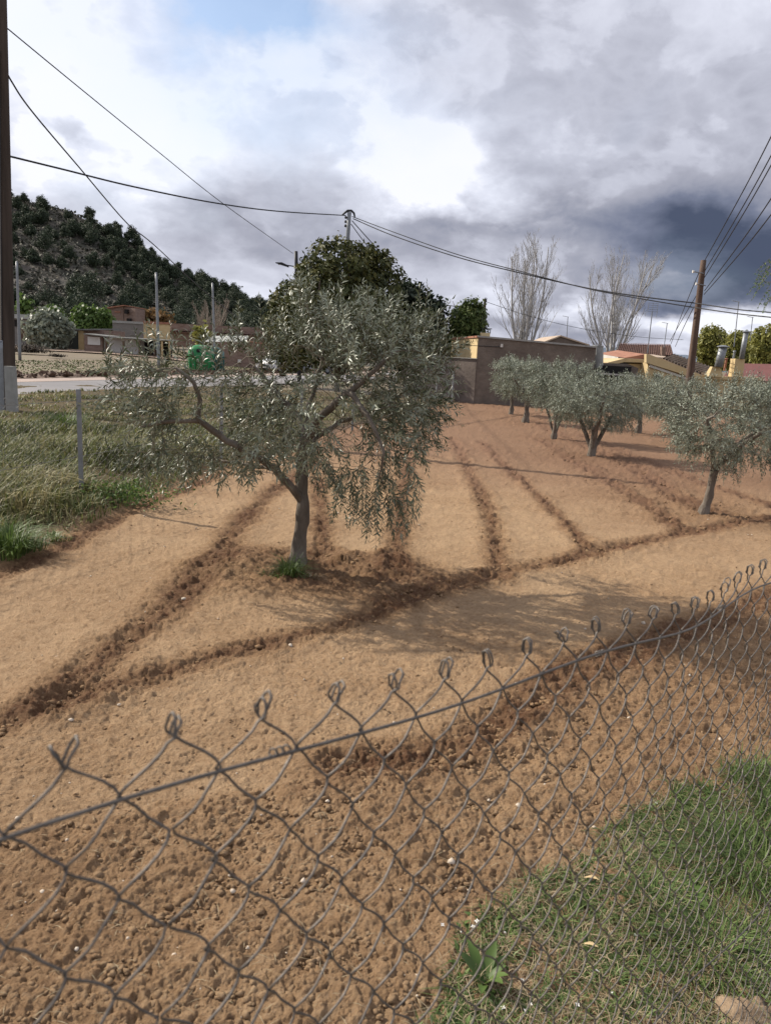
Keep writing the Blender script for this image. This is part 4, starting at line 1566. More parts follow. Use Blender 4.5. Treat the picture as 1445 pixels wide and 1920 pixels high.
for px in (200, 232, 262, 290, 304, 318):
    a = D(px, 640, 74.2)
    MB().box((a[0], 74.2, (a[2] + zb0) / 2), (.16, .16, a[2] - zb0)).build('post', YELD if px > 300 else BROWNW, o)
boxpx(286, 644, 293, 655, 74.4, .2).build('cloth', TEALP, o)
o = empty('ruined_brick_house', D(228, 608, 105), 'tall ruined brick house with two small window holes and a tiled edge', 'building')
zb0 = D(228, 620, 105)[2]
MB().prism([P2(206, 620, 105), P2(232, 620, 105), P2(232, 574, 105), P2(203, 578, 105)], (0, 5, 0)).build('wall', BRICKM, o)
MB().prism([P2(232.3, 620, 105.1), P2(255, 620, 104), P2(254, 578, 104), P2(232.3, 575, 105.1)], (0, 4, 0)).build('side_wall', BRICKM, o)
MB().prism([P2(201, 576, 104.6), P2(232, 571.5, 104.6), P2(250, 574.5, 104.6), P2(250, 576.3, 104.6), P2(232, 573.6, 104.6), P2(201, 578, 104.6)], (0, 5.5, 0)).build('roof', TERRA, o)
boxpx(233.5, 580, 239, 588, 104.05, .9).build('window', DARK, o)
boxpx(238, 597, 245, 603.5, 103.9, .6).build('window', DARK, o)
boxpx(215, 584, 226, 585.5, 104.9, .09).build('ledge', TERRA, o)
o = empty('block_wall', D(240, 632, 92), 'grey block yard wall in front of the ruined brick house', 'wall')
boxpx(212, 605, 268, 640, 92, .3).build('blocks', BLOCK, o)
boxpx(211, 603.6, 269, 605, 91.9, .5).build('coping', CONC, o)
o = empty('plaster_wall', D(290, 630, 88), 'beige plaster wall between the block wall and the terracotta roof', 'wall')
boxpx(270, 606, 318, 640, 88, .3).build('plaster', YELD, o)
boxpx(269, 604.5, 319, 606, 87.9, .5).build('coping', TERRA, o)
o = empty('tiled_barn', D(370, 630, 90), 'long low barn under a dark red tiled roof, beyond the metal poles', 'barn')
boxpx(322, 616, 520, 650, 91, 6).build('wall', BRICKM, o)
tiled(P2(316, 621, 90.5), P2(522, 631, 90.5), P2(516, 620, 95), P2(322, 609.5, 95), 70, 5, 'tiled_roof', DTERRA, o, .09)
o = empty('brick_wall', D(460, 690, 66), 'long brown brick yard wall behind the recycling container', 'wall')
zb0 = D(460, 692, 66)[2] - .3
MB().prism([(D(396, 700, 66)[0], 66, zb0), (D(528, 700, 66)[0], 66, zb0), P2(528, 650, 66), P2(460, 640, 66), P2(396, 641, 66)], (0, .35, 0)).build('bricks', BRICKM, o)
boxpx(446, 674, 452, 680, 65.9, .09).build('meter_box', WHT, o)
MB().prism([P2(460, 638.5, 65.9), P2(530, 648.5, 65.9), P2(530, 650.5, 65.9), P2(460, 640.3, 65.9)], (0, .55, 0)).build('coping', TERRA, o)
o = empty('sheet_roofed_shed', D(425, 660, 67), 'shed with a grey corrugated sheet roof behind the brown brick wall', 'shed')
rs_ = MB()
for k in range(16):
    f0, f1 = k / 16, (k + 1) / 16
    xl0, xl1 = 383 + 78 * f0, 383 + 78 * f1
    xu0, xu1 = 400 + 66 * f0, 400 + 66 * f1
    rs_.prism([P2(xl0, 641 - (k % 2) * .7, 66.6), P2(xl1, 641 - ((k + 1) % 2) * .7, 66.6), P2(xu1, 630 - ((k + 1) % 2) * .7, 70.5), P2(xu0, 630 - (k % 2) * .7, 70.5)], (0, 0, -.05))
rs_.build('roof', SHEET, o)
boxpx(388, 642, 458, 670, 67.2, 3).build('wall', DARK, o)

# brush piles
for (px, py, wd_, Yd, lab) in [(51, 657, 1.0, 62, 'dark pile of cut brush on the grass near the first metal pole'), (107, 665, .32, 58, 'tiny dark heap of brush on the grass')]:
    c = D(px, py, Yd)
    n = int(500 * wd_) + 60
    P = c + rng.normal(size=(n, 3)) * np.array([.75, .4, .22]) * wd_
    P[:, 2] = np.abs(P[:, 2] - c[2]) + zg(P[:, 0], P[:, 1])
    V, F, R = blades(P, .35 * wd_ + .1, .05, 1.6)
    tag(npmesh('brush_pile', V, F, DARKBARK, org=(c[0], c[1], zg(c[0], c[1])), rnd=R), lab, 'brush pile')


# ------------------------------------------------------------------ poles, lamp, cables
def pole(name, top, base, r0, r1, mt, label, n=14, group=None, cat='pole'):
    o = empty(name, base, label, cat, group)
    top, base = np.array(top), np.array(base)
    k = 10
    P = [base + (top - base) * i / k for i in range(k + 1)]
    MB().tube(P, [r0 + (r1 - r0) * i / k for i in range(k + 1)], n).build('shaft', mt, o, smooth=True)
    return o


pl_b = G(17, 778)
pl_b[2] = -.1
YP = float(pl_b[1])
pl_t = D(3, -70, YP)
lp_ = pole('wooden_pole', pl_t, pl_b, .155, .085, POLEW, 'tall dark wooden utility pole on the verge at the left edge')
MB().tube([D(12, 700, YP) + [.0, -.16, 0], D(3, 100, YP) + [.02, -.12, 0]], .012, 6).build('conduit', CABLE, lp_)
st_ = empty('concrete_stub', G(22, 772), 'pale square concrete stub bolted in front of the tall wooden pole', 'stub')
c = D(22, 735, YP - .35)
MB().box((c[0], YP - .35, c[2] / 2 - .05 + .35), (.19, .17, D(22, 703, YP - .35)[2] + .1 + .0), top=.94).build('stub', CONC, st_)
tp = pole('thin_post', D(1, 640, YP - .8), (D(4, 765, YP - .8)[0], YP - .8, -.1), .05, .045, GALV, 'thin pale post hugging the left frame edge beside the wooden pole')
MB().tube([D(1, 640, YP - .8) + [0, 0, .002], D(1, 640, YP - .8) + [0, 0, .02]], [.055, .03], 10).build('cap', GALV, tp)

for (px, yt, ybm, Yd, lab) in [(32, 491, 652, 52, 'metal pole farthest left, standing by the brush pile'),
                               (293, 512, 668, 52, 'second metal pole, standing by the open shed'),
                               (398.5, 531, 655, 62, 'third metal pole, just behind the recycling container')]:
    ptop = D(px, yt, Yd)
    pb = D(px + 5, ybm, Yd)
    o = pole('metal_pole', ptop, (pb[0], Yd, float(zg(pb[0], Yd)) - .1), .105, .07, GALV, lab, group='metal poles by the sheds')
    MB().tube([ptop + [0, 0, .003], ptop + [0, 0, .05]], [.08, .03], 10).build('cap', GALV, o)

# lamp
YL = 42.0
lt, lb_ = D(555, 471, YL), D(562, 700, YL)
lm = pole('street_lamp', lt, (lb_[0], YL, -.1), .12, .09, CABLE, 'dark pole with a slim street lamp head reaching left', cat='street lamp')
a0, a1 = D(555, 500, YL), D(535, 497, YL)
MB().tube([a0, a1], .03, 8).build('arm', CABLE, lm)
h0, h1 = D(541, 499, YL), D(517, 493, YL)
MB().prism([tuple(h0 + [0, -.12, -.06]), tuple(h0 + [0, -.12, .03]), tuple((h0 + h1) / 2 + [0, -.12, .10]), tuple(h1 + [0, -.12, .02]), tuple(h1 + [0, -.12, -.01])], (0, .26, 0)).build('lamp_head', CABLE, lm)
MB().box(((h0[0] + h1[0]) / 2, YL, (h0[2] + h1[2]) / 2 + .0), (.4, .18, .03)).build('lens', GLASS, lm)

# concrete pole with insulators
YC = 35.2
ct = D(655, 398, YC)
cb = D(632, 700, YC)
cp = pole('concrete_pole', ct, (cb[0], YC, -.1), .13, .085, GALV, 'grey concrete utility pole rising out of the big evergreen', n=8)
mb = MB()
for k in range(9):
    a = math.pi * k / 8
mb.tube([ct + np.array([-.32, 0, -.14]), ct + [-.18, 0, -.02], ct + [-.08, 0, .06], ct + [.08, 0, .07], ct + [.2, 0, -.03], ct + [.24, 0, -.2]], [.03, .045, .05, .05, .045, .03], 8)
mb.build('cable_loop', CABLE, cp, smooth=True)
for k in range(3):
    z_ = -.22 - k * .17
    MB().tube([ct + np.array([-.20, 0, z_]), ct + [-.17, 0, z_], ct + [-.13, 0, z_], ct + [-.07, 0, z_]], [.03, .06, .06, .025], 10).build('insulator', PORC, cp)

# small far pole
YS = 46.0
s_t = D(909, 560, YS)
sp = pole('wooden_pole', s_t, (D(903, 700, YS)[0], YS, -.1), .09, .07, POLEW, 'small distant pole between the green conifer and the left bare poplar')
for k in range(3):
    z_ = -.35 - k * .2
    MB().tube([s_t + np.array([-.25, 0, z_]), s_t + [-.05, 0, z_]], [.06, .03], 8).build('insulator', PORC, sp)
MB().tube([s_t + np.array([-.05, -.1, -.25]), s_t + [-.02, -.1, .05], s_t + [.08, -.1, .03], s_t + [.08, -.1, -.2]], .02, 6).build('cable_loop', CABLE, sp)

# leaning wooden pole on the right
YR = 25.0
rt_ = D(1318, 488, YR)
rb_ = D(1280, 812, YR)
rp = pole('wooden_pole', rt_, (rb_[0], YR, -.1), .135, .085, POLEB, 'brown wooden utility pole leaning right in front of the yellow house')
for (px, py, w_) in [(1309, 511, .3), (1315, 534, .24)]:
    c = D(px, py, YR - .1)
    MB().tube([c + [-.15, 0, .02], c + [w_ / 2, 0, -.02]], .018, 6).build('bracket', GALV, rp)
    MB().tube([c + [-.19, 0, .02], c + [-.13, 0, .02]], [.045, .03], 8).build('insulator', WHT, rp)


def cable(pts, r, label, name='power_cable', sag=0.0, n=26, twist=False, group=None):
    P = []
    pts = [np.array(p, float) for p in pts]
    if len(pts) == 2:
        a, b_ = pts
        for i in range(n + 1):
            f = i / n
            P.append(a + (b_ - a) * f - np.array([0, 0, sag * 4 * f * (1 - f)]))
    else:
        for i in range(len(pts) - 1):
            p0, p1, p2, p3 = pts[max(i - 1, 0)], pts[i], pts[i + 1], pts[min(i + 2, len(pts) - 1)]
            for j in range(8):
                f = j / 8
                P.append(.5 * (2 * p1 + (p2 - p0) * f + (2 * p0 - 5 * p1 + 4 * p2 - p3) * f * f + (3 * p1 - p0 - 3 * p2 + p3) * f ** 3))
        P.append(pts[-1])
    mb_ = MB().tube(P, r, 5)
    o_ = mb_.build(name, CABLE, None, org=P[0], smooth=True)
    return tag(o_, label, 'cable', group)


def sp_(a, Ya, b_, Yb, mids):
    """points interpolated in distance between two attachments, through pixels mids"""
    pts = [D(*a, Ya)]
    for (mx, my) in mids:
        f = (mx - a[0]) / (b_[0] - a[0])
        iy = (1 - f) / Ya + f / Yb
        pts.append(D(mx, my, 1 / iy))
    pts.append(D(*b_, Yb))
    return pts


cable(sp_((8, 48), YP, (549, 475), YL - .1, [(150, 165), (300, 287), (420, 383)]), .013, 'thin cable from high on the left pole straight down to the street lamp pole')
cable(sp_((10, 128), YP, (505, 640), 60, [(22, 152), (60, 208), (150, 315), (240, 420), (290, 460), (400, 560)]), .018, 'black cable leaving the left pole in a kink and falling across the hill')
cable(sp_((14, 292), YP, (648, 404), YC, [(120, 318), (250, 350), (400, 380), (520, 396)]), .021, 'long sagging cable between the left pole and the concrete pole')
cable(sp_((662, 410), YC, (1300, 568), YR - .15, [(740, 443), (860, 483), (980, 513), (1100, 540), (1200, 556)]), .020, 'upper of the two heavy cables from the concrete pole to the leaning pole')
cable(sp_((660, 406), YC, (1297, 576), YR - .15, [(740, 436), (860, 478), (980, 510), (1100, 541), (1200, 560)]), .017, 'lower of the two heavy cables from the concrete pole to the leaning pole')
cable(sp_((1300, 568), YR - .15, (1560, 597), 20, [(1380, 580), (1445, 586)]), .017, 'upper heavy cable running on from the leaning pole out of the right edge')
cable(sp_((1297, 576), YR - .15, (1560, 607), 20, [(1380, 588), (1445, 595)]), .017, 'lower heavy cable running on from the leaning pole out of the right edge')
cable(sp_((660, 414), YC, (905, 568), YS, [(710, 470), (750, 515), (800, 556), (850, 574)]), .020, 'cable dipping from the concrete pole to the small distant pole')
cable(sp_((658, 420), YC, (830, 600), 38, [(690, 463), (740, 520)]), .018, 'second, steeper cable from the concrete pole down behind the dark evergreen')
cable(sp_((911, 566), YS, (1280, 637), 60, [(1000, 595), (1100, 618), (1200, 632)]), .014, 'faint cable behind the bare poplars from the small distant pole')
for i, (a, b_) in enumerate([((1321, 487), (1470, 205)), ((1321, 507), (1480, 225)), ((1320, 520), (1480, 245)), ((1320, 545), (1480, 318)), ((1319, 552), (1480, 355))]):
    cable(sp_(a, YR, b_, 14, [((a[0] + b_[0]) / 2, (a[1] + b_[1]) / 2 + 6)]), .012,
          ['topmost', 'second', 'middle', 'fourth', 'lowest'][i] + ' of the five wires fanning up to the right from the leaning pole', group='wires fanning from the leaning pole')
for i, (a, b_) in enumerate([((1309, 512), (1257, 645)), ((1310, 545), (1255, 640)), ((1300, 575), (1265, 650))]):
    cable(sp_(a, YR, b_, 42, [((a[0] + b_[0]) / 2 - 3, (a[1] + b_[1]) / 2 + 4)]), .013,
          ['left', 'middle', 'right'][i] + ' one of three wires dropping left from the leaning pole to the roofs', group='wires dropping to the roofs')

# ------------------------------------------------------------------ container and cars
YG = 50.0


def igloo(px, py, mt, label, s=1.0):
    c = D(px, py, YG)
    z0 = float(zg(c[0], YG)) - .02
    o = empty('recycling_container', (c[0], YG, z0), label, 'recycling container')
    n = 18
    prof = [(.62, 0), (.70, .08), (.80, .55), (.84, 1.0), (.80, 1.35), (.62, 1.58), (.30, 1.68), (.0, 1.70)]
    V = []
    for (r, z) in prof:
        for k in range(n):
            a = 2 * math.pi * k / n
            sq = 1 / max(abs(math.cos(a)), abs(math.sin(a))) ** .55
            V.append((c[0] + r * s * sq * math.cos(a) * .95, YG + r * s * sq * math.sin(a) * .8, z0 + z * s))
    F = [(i * n + k, i * n + (k + 1) % n, (i + 1) * n + (k + 1) % n, (i + 1) * n + k) for i in range(len(prof) - 1) for k in range(n)]
    F.append(tuple(range(n - 1, -1, -1)))
    MB().add(V, F).build('shell', mt, o, smooth=True)
    for k in range(6):
        a = -math.pi / 2 + (k - 2.5) * .5
        MB().box((c[0] + .86 * s * math.cos(a), YG + .72 * s * math.sin(a), z0 + .62 * s), (.06, .06, .95 * s), a).build('rib', mt, o)
    MB().tube([(c[0], YG - .70 * s, z0 + 1.33 * s), (c[0], YG - .62 * s, z0 + 1.33 * s)], .12, 12).build('hatch', DARK, o)
    MB().tube([(c[0] - .1, YG, z0 + 1.69 * s), (c[0] - .1, YG, z0 + 1.83 * s), (c[0] + .1, YG, z0 + 1.83 * s), (c[0] + .1, YG, z0 + 1.69 * s)], .02, 6).build('handle', GALV, o)
    return o


igloo(377, 690, GREENP, 'bright green recycling container at the roadside behind the near olive')
YG = 51.6
igloo(399, 688, TEALP, 'dark teal container half hidden behind the bright green one', .95)


def car(px, Yd, z0, rz, label, s=1.0):
    c = D(px, 690, Yd)
    o = empty('parked_car', (0, 0, 0), label, 'car', 'white cars parked beyond the road')
    sec = [(-2.05, .30), (-2.08, .62), (-1.95, .80), (-1.15, .93), (-.55, 1.38), (.75, 1.42), (1.55, 1.05), (2.0, .98), (2.1, .6), (2.05, .30)]
    mb = MB()
    W2 = .84

    def ring(y, kx, drop):
        return [(x * kx, y, (z if z < 1.0 else z - drop)) for x, z in sec]
    R_ = [ring(-W2, .985, .10), ring(-W2 * .80, 1, 0), ring(W2 * .80, 1, 0), ring(W2, .985, .10)]
    n = len(sec)
    vs = [v for r in R_ for v in r]
    fs = [(j * n + i, j * n + (i + 1) % n, (j + 1) * n + (i + 1) % n, (j + 1) * n + i) for j in range(3) for i in range(n)]
    fs += [tuple(range(n)), tuple(range(4 * n - 1, 3 * n - 1, -1))]
    mb.add(vs, fs).build('body', CARW, o)
    MB().prism([(-1.10, -.68, .97), (-1.10, .68, .97), (-.60, .62, 1.36), (-.60, -.62, 1.36)], (-.03, 0, .02)).build('windscreen', GLASS, o)
    MB().prism([(1.50, -.66, 1.08), (1.50, .66, 1.08), (.82, .6, 1.39), (.82, -.6, 1.39)], (.03, 0, .02)).build('rear_window', GLASS, o)
    for sgn in (-1, 1):
        for (x0, x1) in ((-.85, .05), (.12, 1.15)):
            MB().prism([(x0, sgn * .842, .95), (x1, sgn * .842, .97), (x1 - .15, sgn * .80, 1.27), (max(x0 + .30, x0 + (.30 if x0 < 0 else .02)), sgn * .80, 1.27)], (0, sgn * .012, 0)).build('side_window', GLASS, o)
        for x in (-1.3, 1.3):
            wh = MB().tube([(x, sgn * .70, .31), (x, sgn * .88, .31)], .31, 20).build('wheel', RUBBER, o)
            MB().tube([(x, sgn * .88, .31), (x, sgn * .895, .31)], .19, 14).build('rim', GALV, wh)
        MB().box((-2.03, sgn * .6, .68), (.12, .32, .16)).build('headlight', GLASS, o)
        MB().box((2.06, sgn * .62, .78), (.10, .28, .16)).build('tail_light', REDP, o)
        MB().box((-.75, sgn * .93, 1.0), (.12, .16, .11)).build('mirror', CARW, o)
    MB().box((-2.09, 0, .45), (.05, .9, .16)).build('grille', DARK, o)
    MB().box((-2.12, 0, .36), (.02, .5, .1)).build('number_plate', WHT, o)
    o.location = (c[0], Yd, z0)
    o.rotation_euler = (0, 0, rz)
    o.scale = (s, s, s)
    return o


car(532, 58, -.02, math.radians(55), 'white hatchback seen through the twigs with its front to the left')
car(590, 60, .0, math.radians(165), 'second white car mostly hidden behind the near olive crown', 1.08)

# ------------------------------------------------------------------ left fence
LF0 = np.array(G(154, 947)[:2])
LF1 = np.array([2.35, 29.2])
ld_ = (LF1 - LF0) / np.linalg.norm(LF1 - LF0)
lf = empty('chain_link_fence', (LF0[0], LF0[1], 0), 'far chain link fence with a grey post between the plot and the weedy verge', 'fence')
ztop = D(154, 732, LF0[1])[2]
post = None
for k, s_ in enumerate([-6.3, -3.15, 0, 3.1, 6.2, 9.3, 12.4, 15.5, 18.6, 21.7]):
    p = LF0 + ld_ * s_
    if post is None:
        post = MB().box((LF0[0], LF0[1], ztop / 2 - .02), (.042, .042, ztop + .06), .25).build('post', GALV, lf)
        post.location = Vector((p[0] - LF0[0], p[1] - LF0[1], 0))
    else:
        c = post.copy()
        C.objects.link(c)
        c.parent = lf
        c.location = Vector((p[0] - LF0[0], p[1] - LF0[1], 0))
# wires, 82 mm apart, shared mesh
ws = .0840
nz = int((ztop - .12) / ws)
pts = []
for j in range(nz * 2 + 1):
    pts.append((ws * .5 * (1 if j % 2 else -1), .004 * (1 if j % 2 else -1), ztop - .06 - j * ws * .5))
V0 = np.array([(LF0[0] + ld_[0] * a - ld_[1] * b, LF0[1] + ld_[1] * a + ld_[0] * b, c) for a, b, c in pts])
V, F = tube_np(V0, .0021, 3)
wproto = npmesh('mesh_wire', V, F, WIREF, lf)
V0b = V0 + 0
V0b = np.array([(LF0[0] - ld_[0] * a - ld_[1] * b, LF0[1] - ld_[1] * a + ld_[0] * b, c) for a, b, c in pts])
knk = np.array([(0, 0, ztop - .06), (.006, .01, ztop - .03), (0, .0, ztop - .012), (-.006, -.01, ztop - .03)])
V, F = tube_np(V0b, .0021, 3)
wproto2 = npmesh('mesh_wire', V, F, WIREF, lf)
cnt = 0
s_ = -3.4
i = 0
while cnt < 286 and s_ < 22:
    pr = wproto if i % 2 == 0 else wproto2
    o = pr if i in (0, 1) else pr.copy()
    if i > 1:
        C.objects.link(o)
        o.parent = lf
    o.location = Vector((ld_[0] * s_, ld_[1] * s_, .01 * math.sin(s_ * 2.1)))
    s_ += ws
    i += 1
    cnt += 1
kc = Cat()
for k in range(150):
    c = LF0 + ld_ * (-3.4 + ws * (k * 2 + .5))
    z = ztop - .06 + .01 * math.sin((-3.4 + ws * k * 2) * 2.1)
    V, F = tube_np(np.array([(c[0], c[1], z - .01), (c[0] + .01, c[1], z + .018), (c[0], c[1], z + .034), (c[0] - .012, c[1], z + .02)]), .0032, 3)
    kc.add(V, F)
tag(kc.build('knuckles', WIREF, lf), kind='stuff')
a_, b_ = LF0 + ld_ * -3.6, LF0 + ld_ * 22
MB().tube([(a_[0], a_[1], ztop - .10), (b_[0], b_[1], ztop - .10)], .0025, 4).build('tension_wire', WIREF, lf)
MB().tube([(a_[0], a_[1], .5), (b_[0], b_[1], .5)], .0022, 4).build('tension_wire', WIREF, lf)

# ------------------------------------------------------------------ near fence
z0c = .488
cam0 = np.array([0, 0, EYE])
P0 = cam0 + ray(120, 1462) / FPX * z0c
uv = ray(2128, 862)
uv /= np.linalg.norm(uv)
uh = np.array([uv[0], uv[1], 0])
uh /= np.linalg.norm(uh)
nh = np.array([uh[1], -uh[0], 0])        # towards the camera side
slope = uv[2] / math.hypot(uv[0], uv[1])
Sx = .0354
HH = .0354
FH = P0[2] - .03
base_ = (P0[0], P0[1], 0)
nf = empty('chain_link_fence', base_, 'near sagging chain link fence with looped wire ends running across the foreground', 'fence')


def place(a, n_, zd):
    """a along the fence, n_ towards the viewer, zd below the top line -> world, with the fence's sag and bulge"""
    aa_ = a
    sag = .006 * math.sin(aa_ * 5.1 + .6) + .005 * math.sin(aa_ * 11.3) + .010 * math.exp(-((aa_ + .02) / .16) ** 2)
    bul = .018 * math.sin(aa_ * 2.3 + zd * 3.0) + .006 * math.sin(aa_ * 9 + zd * 7) + .03 * (zd / FH) ** 2 * math.sin(aa_ * 1.1)
    sh = .005 * math.sin(zd * 9 + aa_ * 3) - .10 * zd
    p = P0 + uh * (aa_ + sh) + nh * (n_ + bul)
    return np.array([p[0], p[1], P0[2] + slope * aa_ - zd * (1 - .02 * math.sin(aa_ * 4)) + sag])


K0, K1 = -34, 96
nper = int(FH / HH)
for k in range(K0, K1):
    near = -6 < k < 44
    seg = 6 if near else 4
    sides = 6 if near else 4
    ph = k % 2
    P = []
    xc = (k - .5) * Sx
    jit = rng.normal() * .0012
    # knuckle: the strand rises past its top bend into a loop
    tx = 1 if ph == 0 else -1
    bx = xc + tx * Sx * .5
    sg = 1 if ph == 0 else -1
    lx = sg * .0022
    zk = .0095 + rng.normal() * .0016
    tilt = rng.normal() * .004
    for (ax, an, az) in [(lx * .4, -.004 * sg, .004), (lx + tilt * .6, -.005 * sg, -zk * .5), (lx * 1.4 + tilt, -.004 * sg, -zk), (lx * 1.2 + tilt, .0 * sg, -zk - .003), (lx + tilt, .0045 * sg, -zk), (lx * .6, .005 * sg, -.002), (0, .006 * sg, .002)]:
        P.append(place(bx + ax, an, az))
    run = nper * seg
    for j in range(1, run + 1):
        th_ = math.pi * j / seg
        c_ = math.cos(th_)
        x = tx * Sx * .5 * math.asin(.985 * c_) / math.asin(.985) * 1.03
        bow = .0022 * math.sin(2 * th_) * (1 if tx > 0 else -1)
        nn = .0052 * math.sin(th_) * tx
        P.append(place(xc + x + bow + jit, nn, j / seg * HH))
    V, F = tube_np(np.array(P), .0011, sides)
    npmesh('mesh_wire', V, F, WIRE, nf, smooth=True)
P = [place(a, .002, HH * 1.02 + .002 * math.sin(a * 7)) for a in np.linspace(K0 * Sx, K1 * Sx, 90)]
MB().tube(P, .0015, 6).build('tension_wire', WIRE, nf, smooth=True)
P = [place(a, .0, FH * .62) for a in np.linspace(K0 * Sx, K1 * Sx, 90)]
MB().tube(P, .0017, 6).build('tension_wire', WIRE, nf, smooth=True)
for a in (Sx * 4.5, Sx * 18.5, Sx * 30.5, Sx * 52.5):
    P = []
    for j in range(22):
        th_ = j * .9
        P.append(place(a + .0009 * j - .009, .003 * math.cos(th_), HH + .003 * math.sin(th_)))
    MB().tube(P, .0009, 5).build('wire_tie', WIRE, nf, smooth=True)
for a in (K0 * Sx, K1 * Sx):
    p = place(a, -.03, 0)
    MB().tube([(p[0], p[1], -.1), (p[0], p[1], p[2] + .03)], .024, 14).build('post', GALV, nf, smooth=True)

# ------------------------------------------------------------------ ground cover and stones
# weeds behind the left fence
def in_left(x, y):
    d, s = dist_poly(x, y, EDGE)
    return (s > 0), d


n = 90000
r_ = 4.2 + 22 * rng.random(n) ** 1.6
a_ = np.radians(-37 + 42 * rng.random(n))
x, y = r_ * np.sin(a_), r_ * np.cos(a_)
lf_m, dd = in_left(x, y)
rd = (y - 22.0) - (x + 10.3) * 3.5
cov = fbm(x * 1.3, y * 1.3, 3, 101)
keep = lf_m & (dd > .04) & (rd < -.3) & (cov > -.28) & ~((r_ > 15) & (fbm(x * .8, y * .8, 2, 103) > .14))
x, y, dd, r_, cov = x[keep], y[keep], dd[keep], r_[keep], cov[keep]
hgt = (.10 + .30 * smooth(.1, 1.0, dd)) * (.5 + .8 * rng.random(len(x))) * (1 + 1.3 * cov)
hgt = np.clip(hgt * .8, .04, .42) * (1 - .65 * smooth(10, 17, r_))
tone = np.clip(.5 + 1.1 * fbm(x * .9, y * .9, 3, 111) + .35 * rng.normal(size=len(x)), 0, 1)
V, F, R = blades(np.stack([x, y, gz(x, y) - .02], 1), hgt, .005 + .0010 * r_, .8, tone)
tag(npmesh('weeds', V, F, DRY, rnd=R), kind='stuff', label='dense yellow green weeds behind the far chain link fence')
# greener grass at the foot of the fence and clumps
n = 9000
x, y = rng.uniform(-5.5, 0.5, n), rng.uniform(4.3, 14, n)
lf_m, dd = in_left(x, y)
keep = lf_m & (dd < .7 * (.5 + rng.random(n))) & (fbm(x * 2, y * 2, 2, 121) > -.1)
x, y = x[keep], y[keep]
V, F, R = blades(np.stack([x, y, gz(x, y) - .02], 1), .05 + .12 * rng.random(len(x)), .007, .6)
tag(npmesh('verge_grass', V, F, GRASS, rnd=R), kind='stuff', label='short green grass along the edge of the tilled earth')


def tuft(px, py, rad, hgt, n, mt, label, name='grass_tuft', wid=.006, cat='grass tuft', lean=.5):
    c = GG(px, py)
    c[2] = gz1(c)
    r_ = rad * rng.random(n) ** .6
    a = rng.random(n) * 6.28
    r_ = r_ * (1 + .5 * np.sin(a * 3 + px) * .6)
    P = np.stack([c[0] + r_ * np.cos(a), c[1] + r_ * np.sin(a), np.full(n, c[2] - .02)], 1)
    V, F, R = blades(P, hgt * (.35 + .8 * rng.random(n) ** 1.3) * (1.1 - .6 * r_ / rad).clip(.25, 1.1), wid, lean * 1.7, dirv=a + rng.normal(size=n) * .6)
    return tag(npmesh(name, V, F, mt, org=c, rnd=R), label, cat)


tuft(543, 1078, .11, .22, 420, GRASS, 'bright green grass tuft at the foot of the near olive trunk')
tuft(500, 1082, .05, .11, 90, GRASS, 'small green tuft just left of the one at the olive trunk')
tuft(585, 1085, .08, .10, 120, STRAW, 'thin dry stalks right of the near olive trunk')
tuft(18, 1030, .22, .34, 800, GRASS, 'lush dark green grass clump at the left edge beside the tilled earth', wid=.008)
tuft(122, 800, .42, .42, 600, GRASS, 'taller green clump beyond the fence, left of the grey post', wid=.012)
tuft(95, 1010, .14, .12, 200, GRASS, 'low green clump between the lush clump and the grey post', wid=.007)
# leafy green weed by the fence
c = GG(238, 945)
c[2] = gz1(c)
n = 750
P = c + rng.normal(size=(n, 3)) * np.array([.26, .16, .07]) + [0, 0, .10]
V, F, R = leaves(P, rng.normal(size=(n, 3)) + [0, 0, .5], rng.normal(size=(n, 3)) + [0, 0, 1], .05, .022)
lw_ = empty('leafy_weed', c, 'bright green leafy weed at the fence foot under the left olive branches', 'weed')
tag(npmesh('leaves', V, F, LIME, lw_, rnd=R), kind='stuff')
# short turf on the far verge
n = 13000
s1, s2 = rng.uniform(-20, 60, n), rng.uniform(9.3, 21, n)
P = R0 + du * s1[:, None] + dn * s2[:, None]
V, F, R = blades(np.column_stack([P, zg(P[:, 0], P[:, 1]) - .03]), .05 + .05 * rng.random(n), .09, .9, np.clip(.5 + fbm(P[:, 0] * .3, P[:, 1] * .3, 3, 131) + .2 * rng.normal(size=n), 0, 1))
tag(npmesh('far_grass', V, F, TURF, rnd=R), kind='stuff', label='green grass strip beyond the road')
n = 2500
s1, s2 = rng.uniform(-20, 60, n), rng.uniform(6.9, 9.4, n)
P = R0 + du * s1[:, None] + dn * s2[:, None]
V, F, R = clod = cards(np.column_stack([P, zg(P[:, 0], P[:, 1]) + .08 * rng.random(n)]), rng.normal(size=(n, 3)) + [0, 0, 1], .12 + .2 * rng.random(n), 1.3)
tag(npmesh('bank_clods', V, F, DIRT, rnd=R), kind='stuff', label='earth clods on the bank beyond the road')


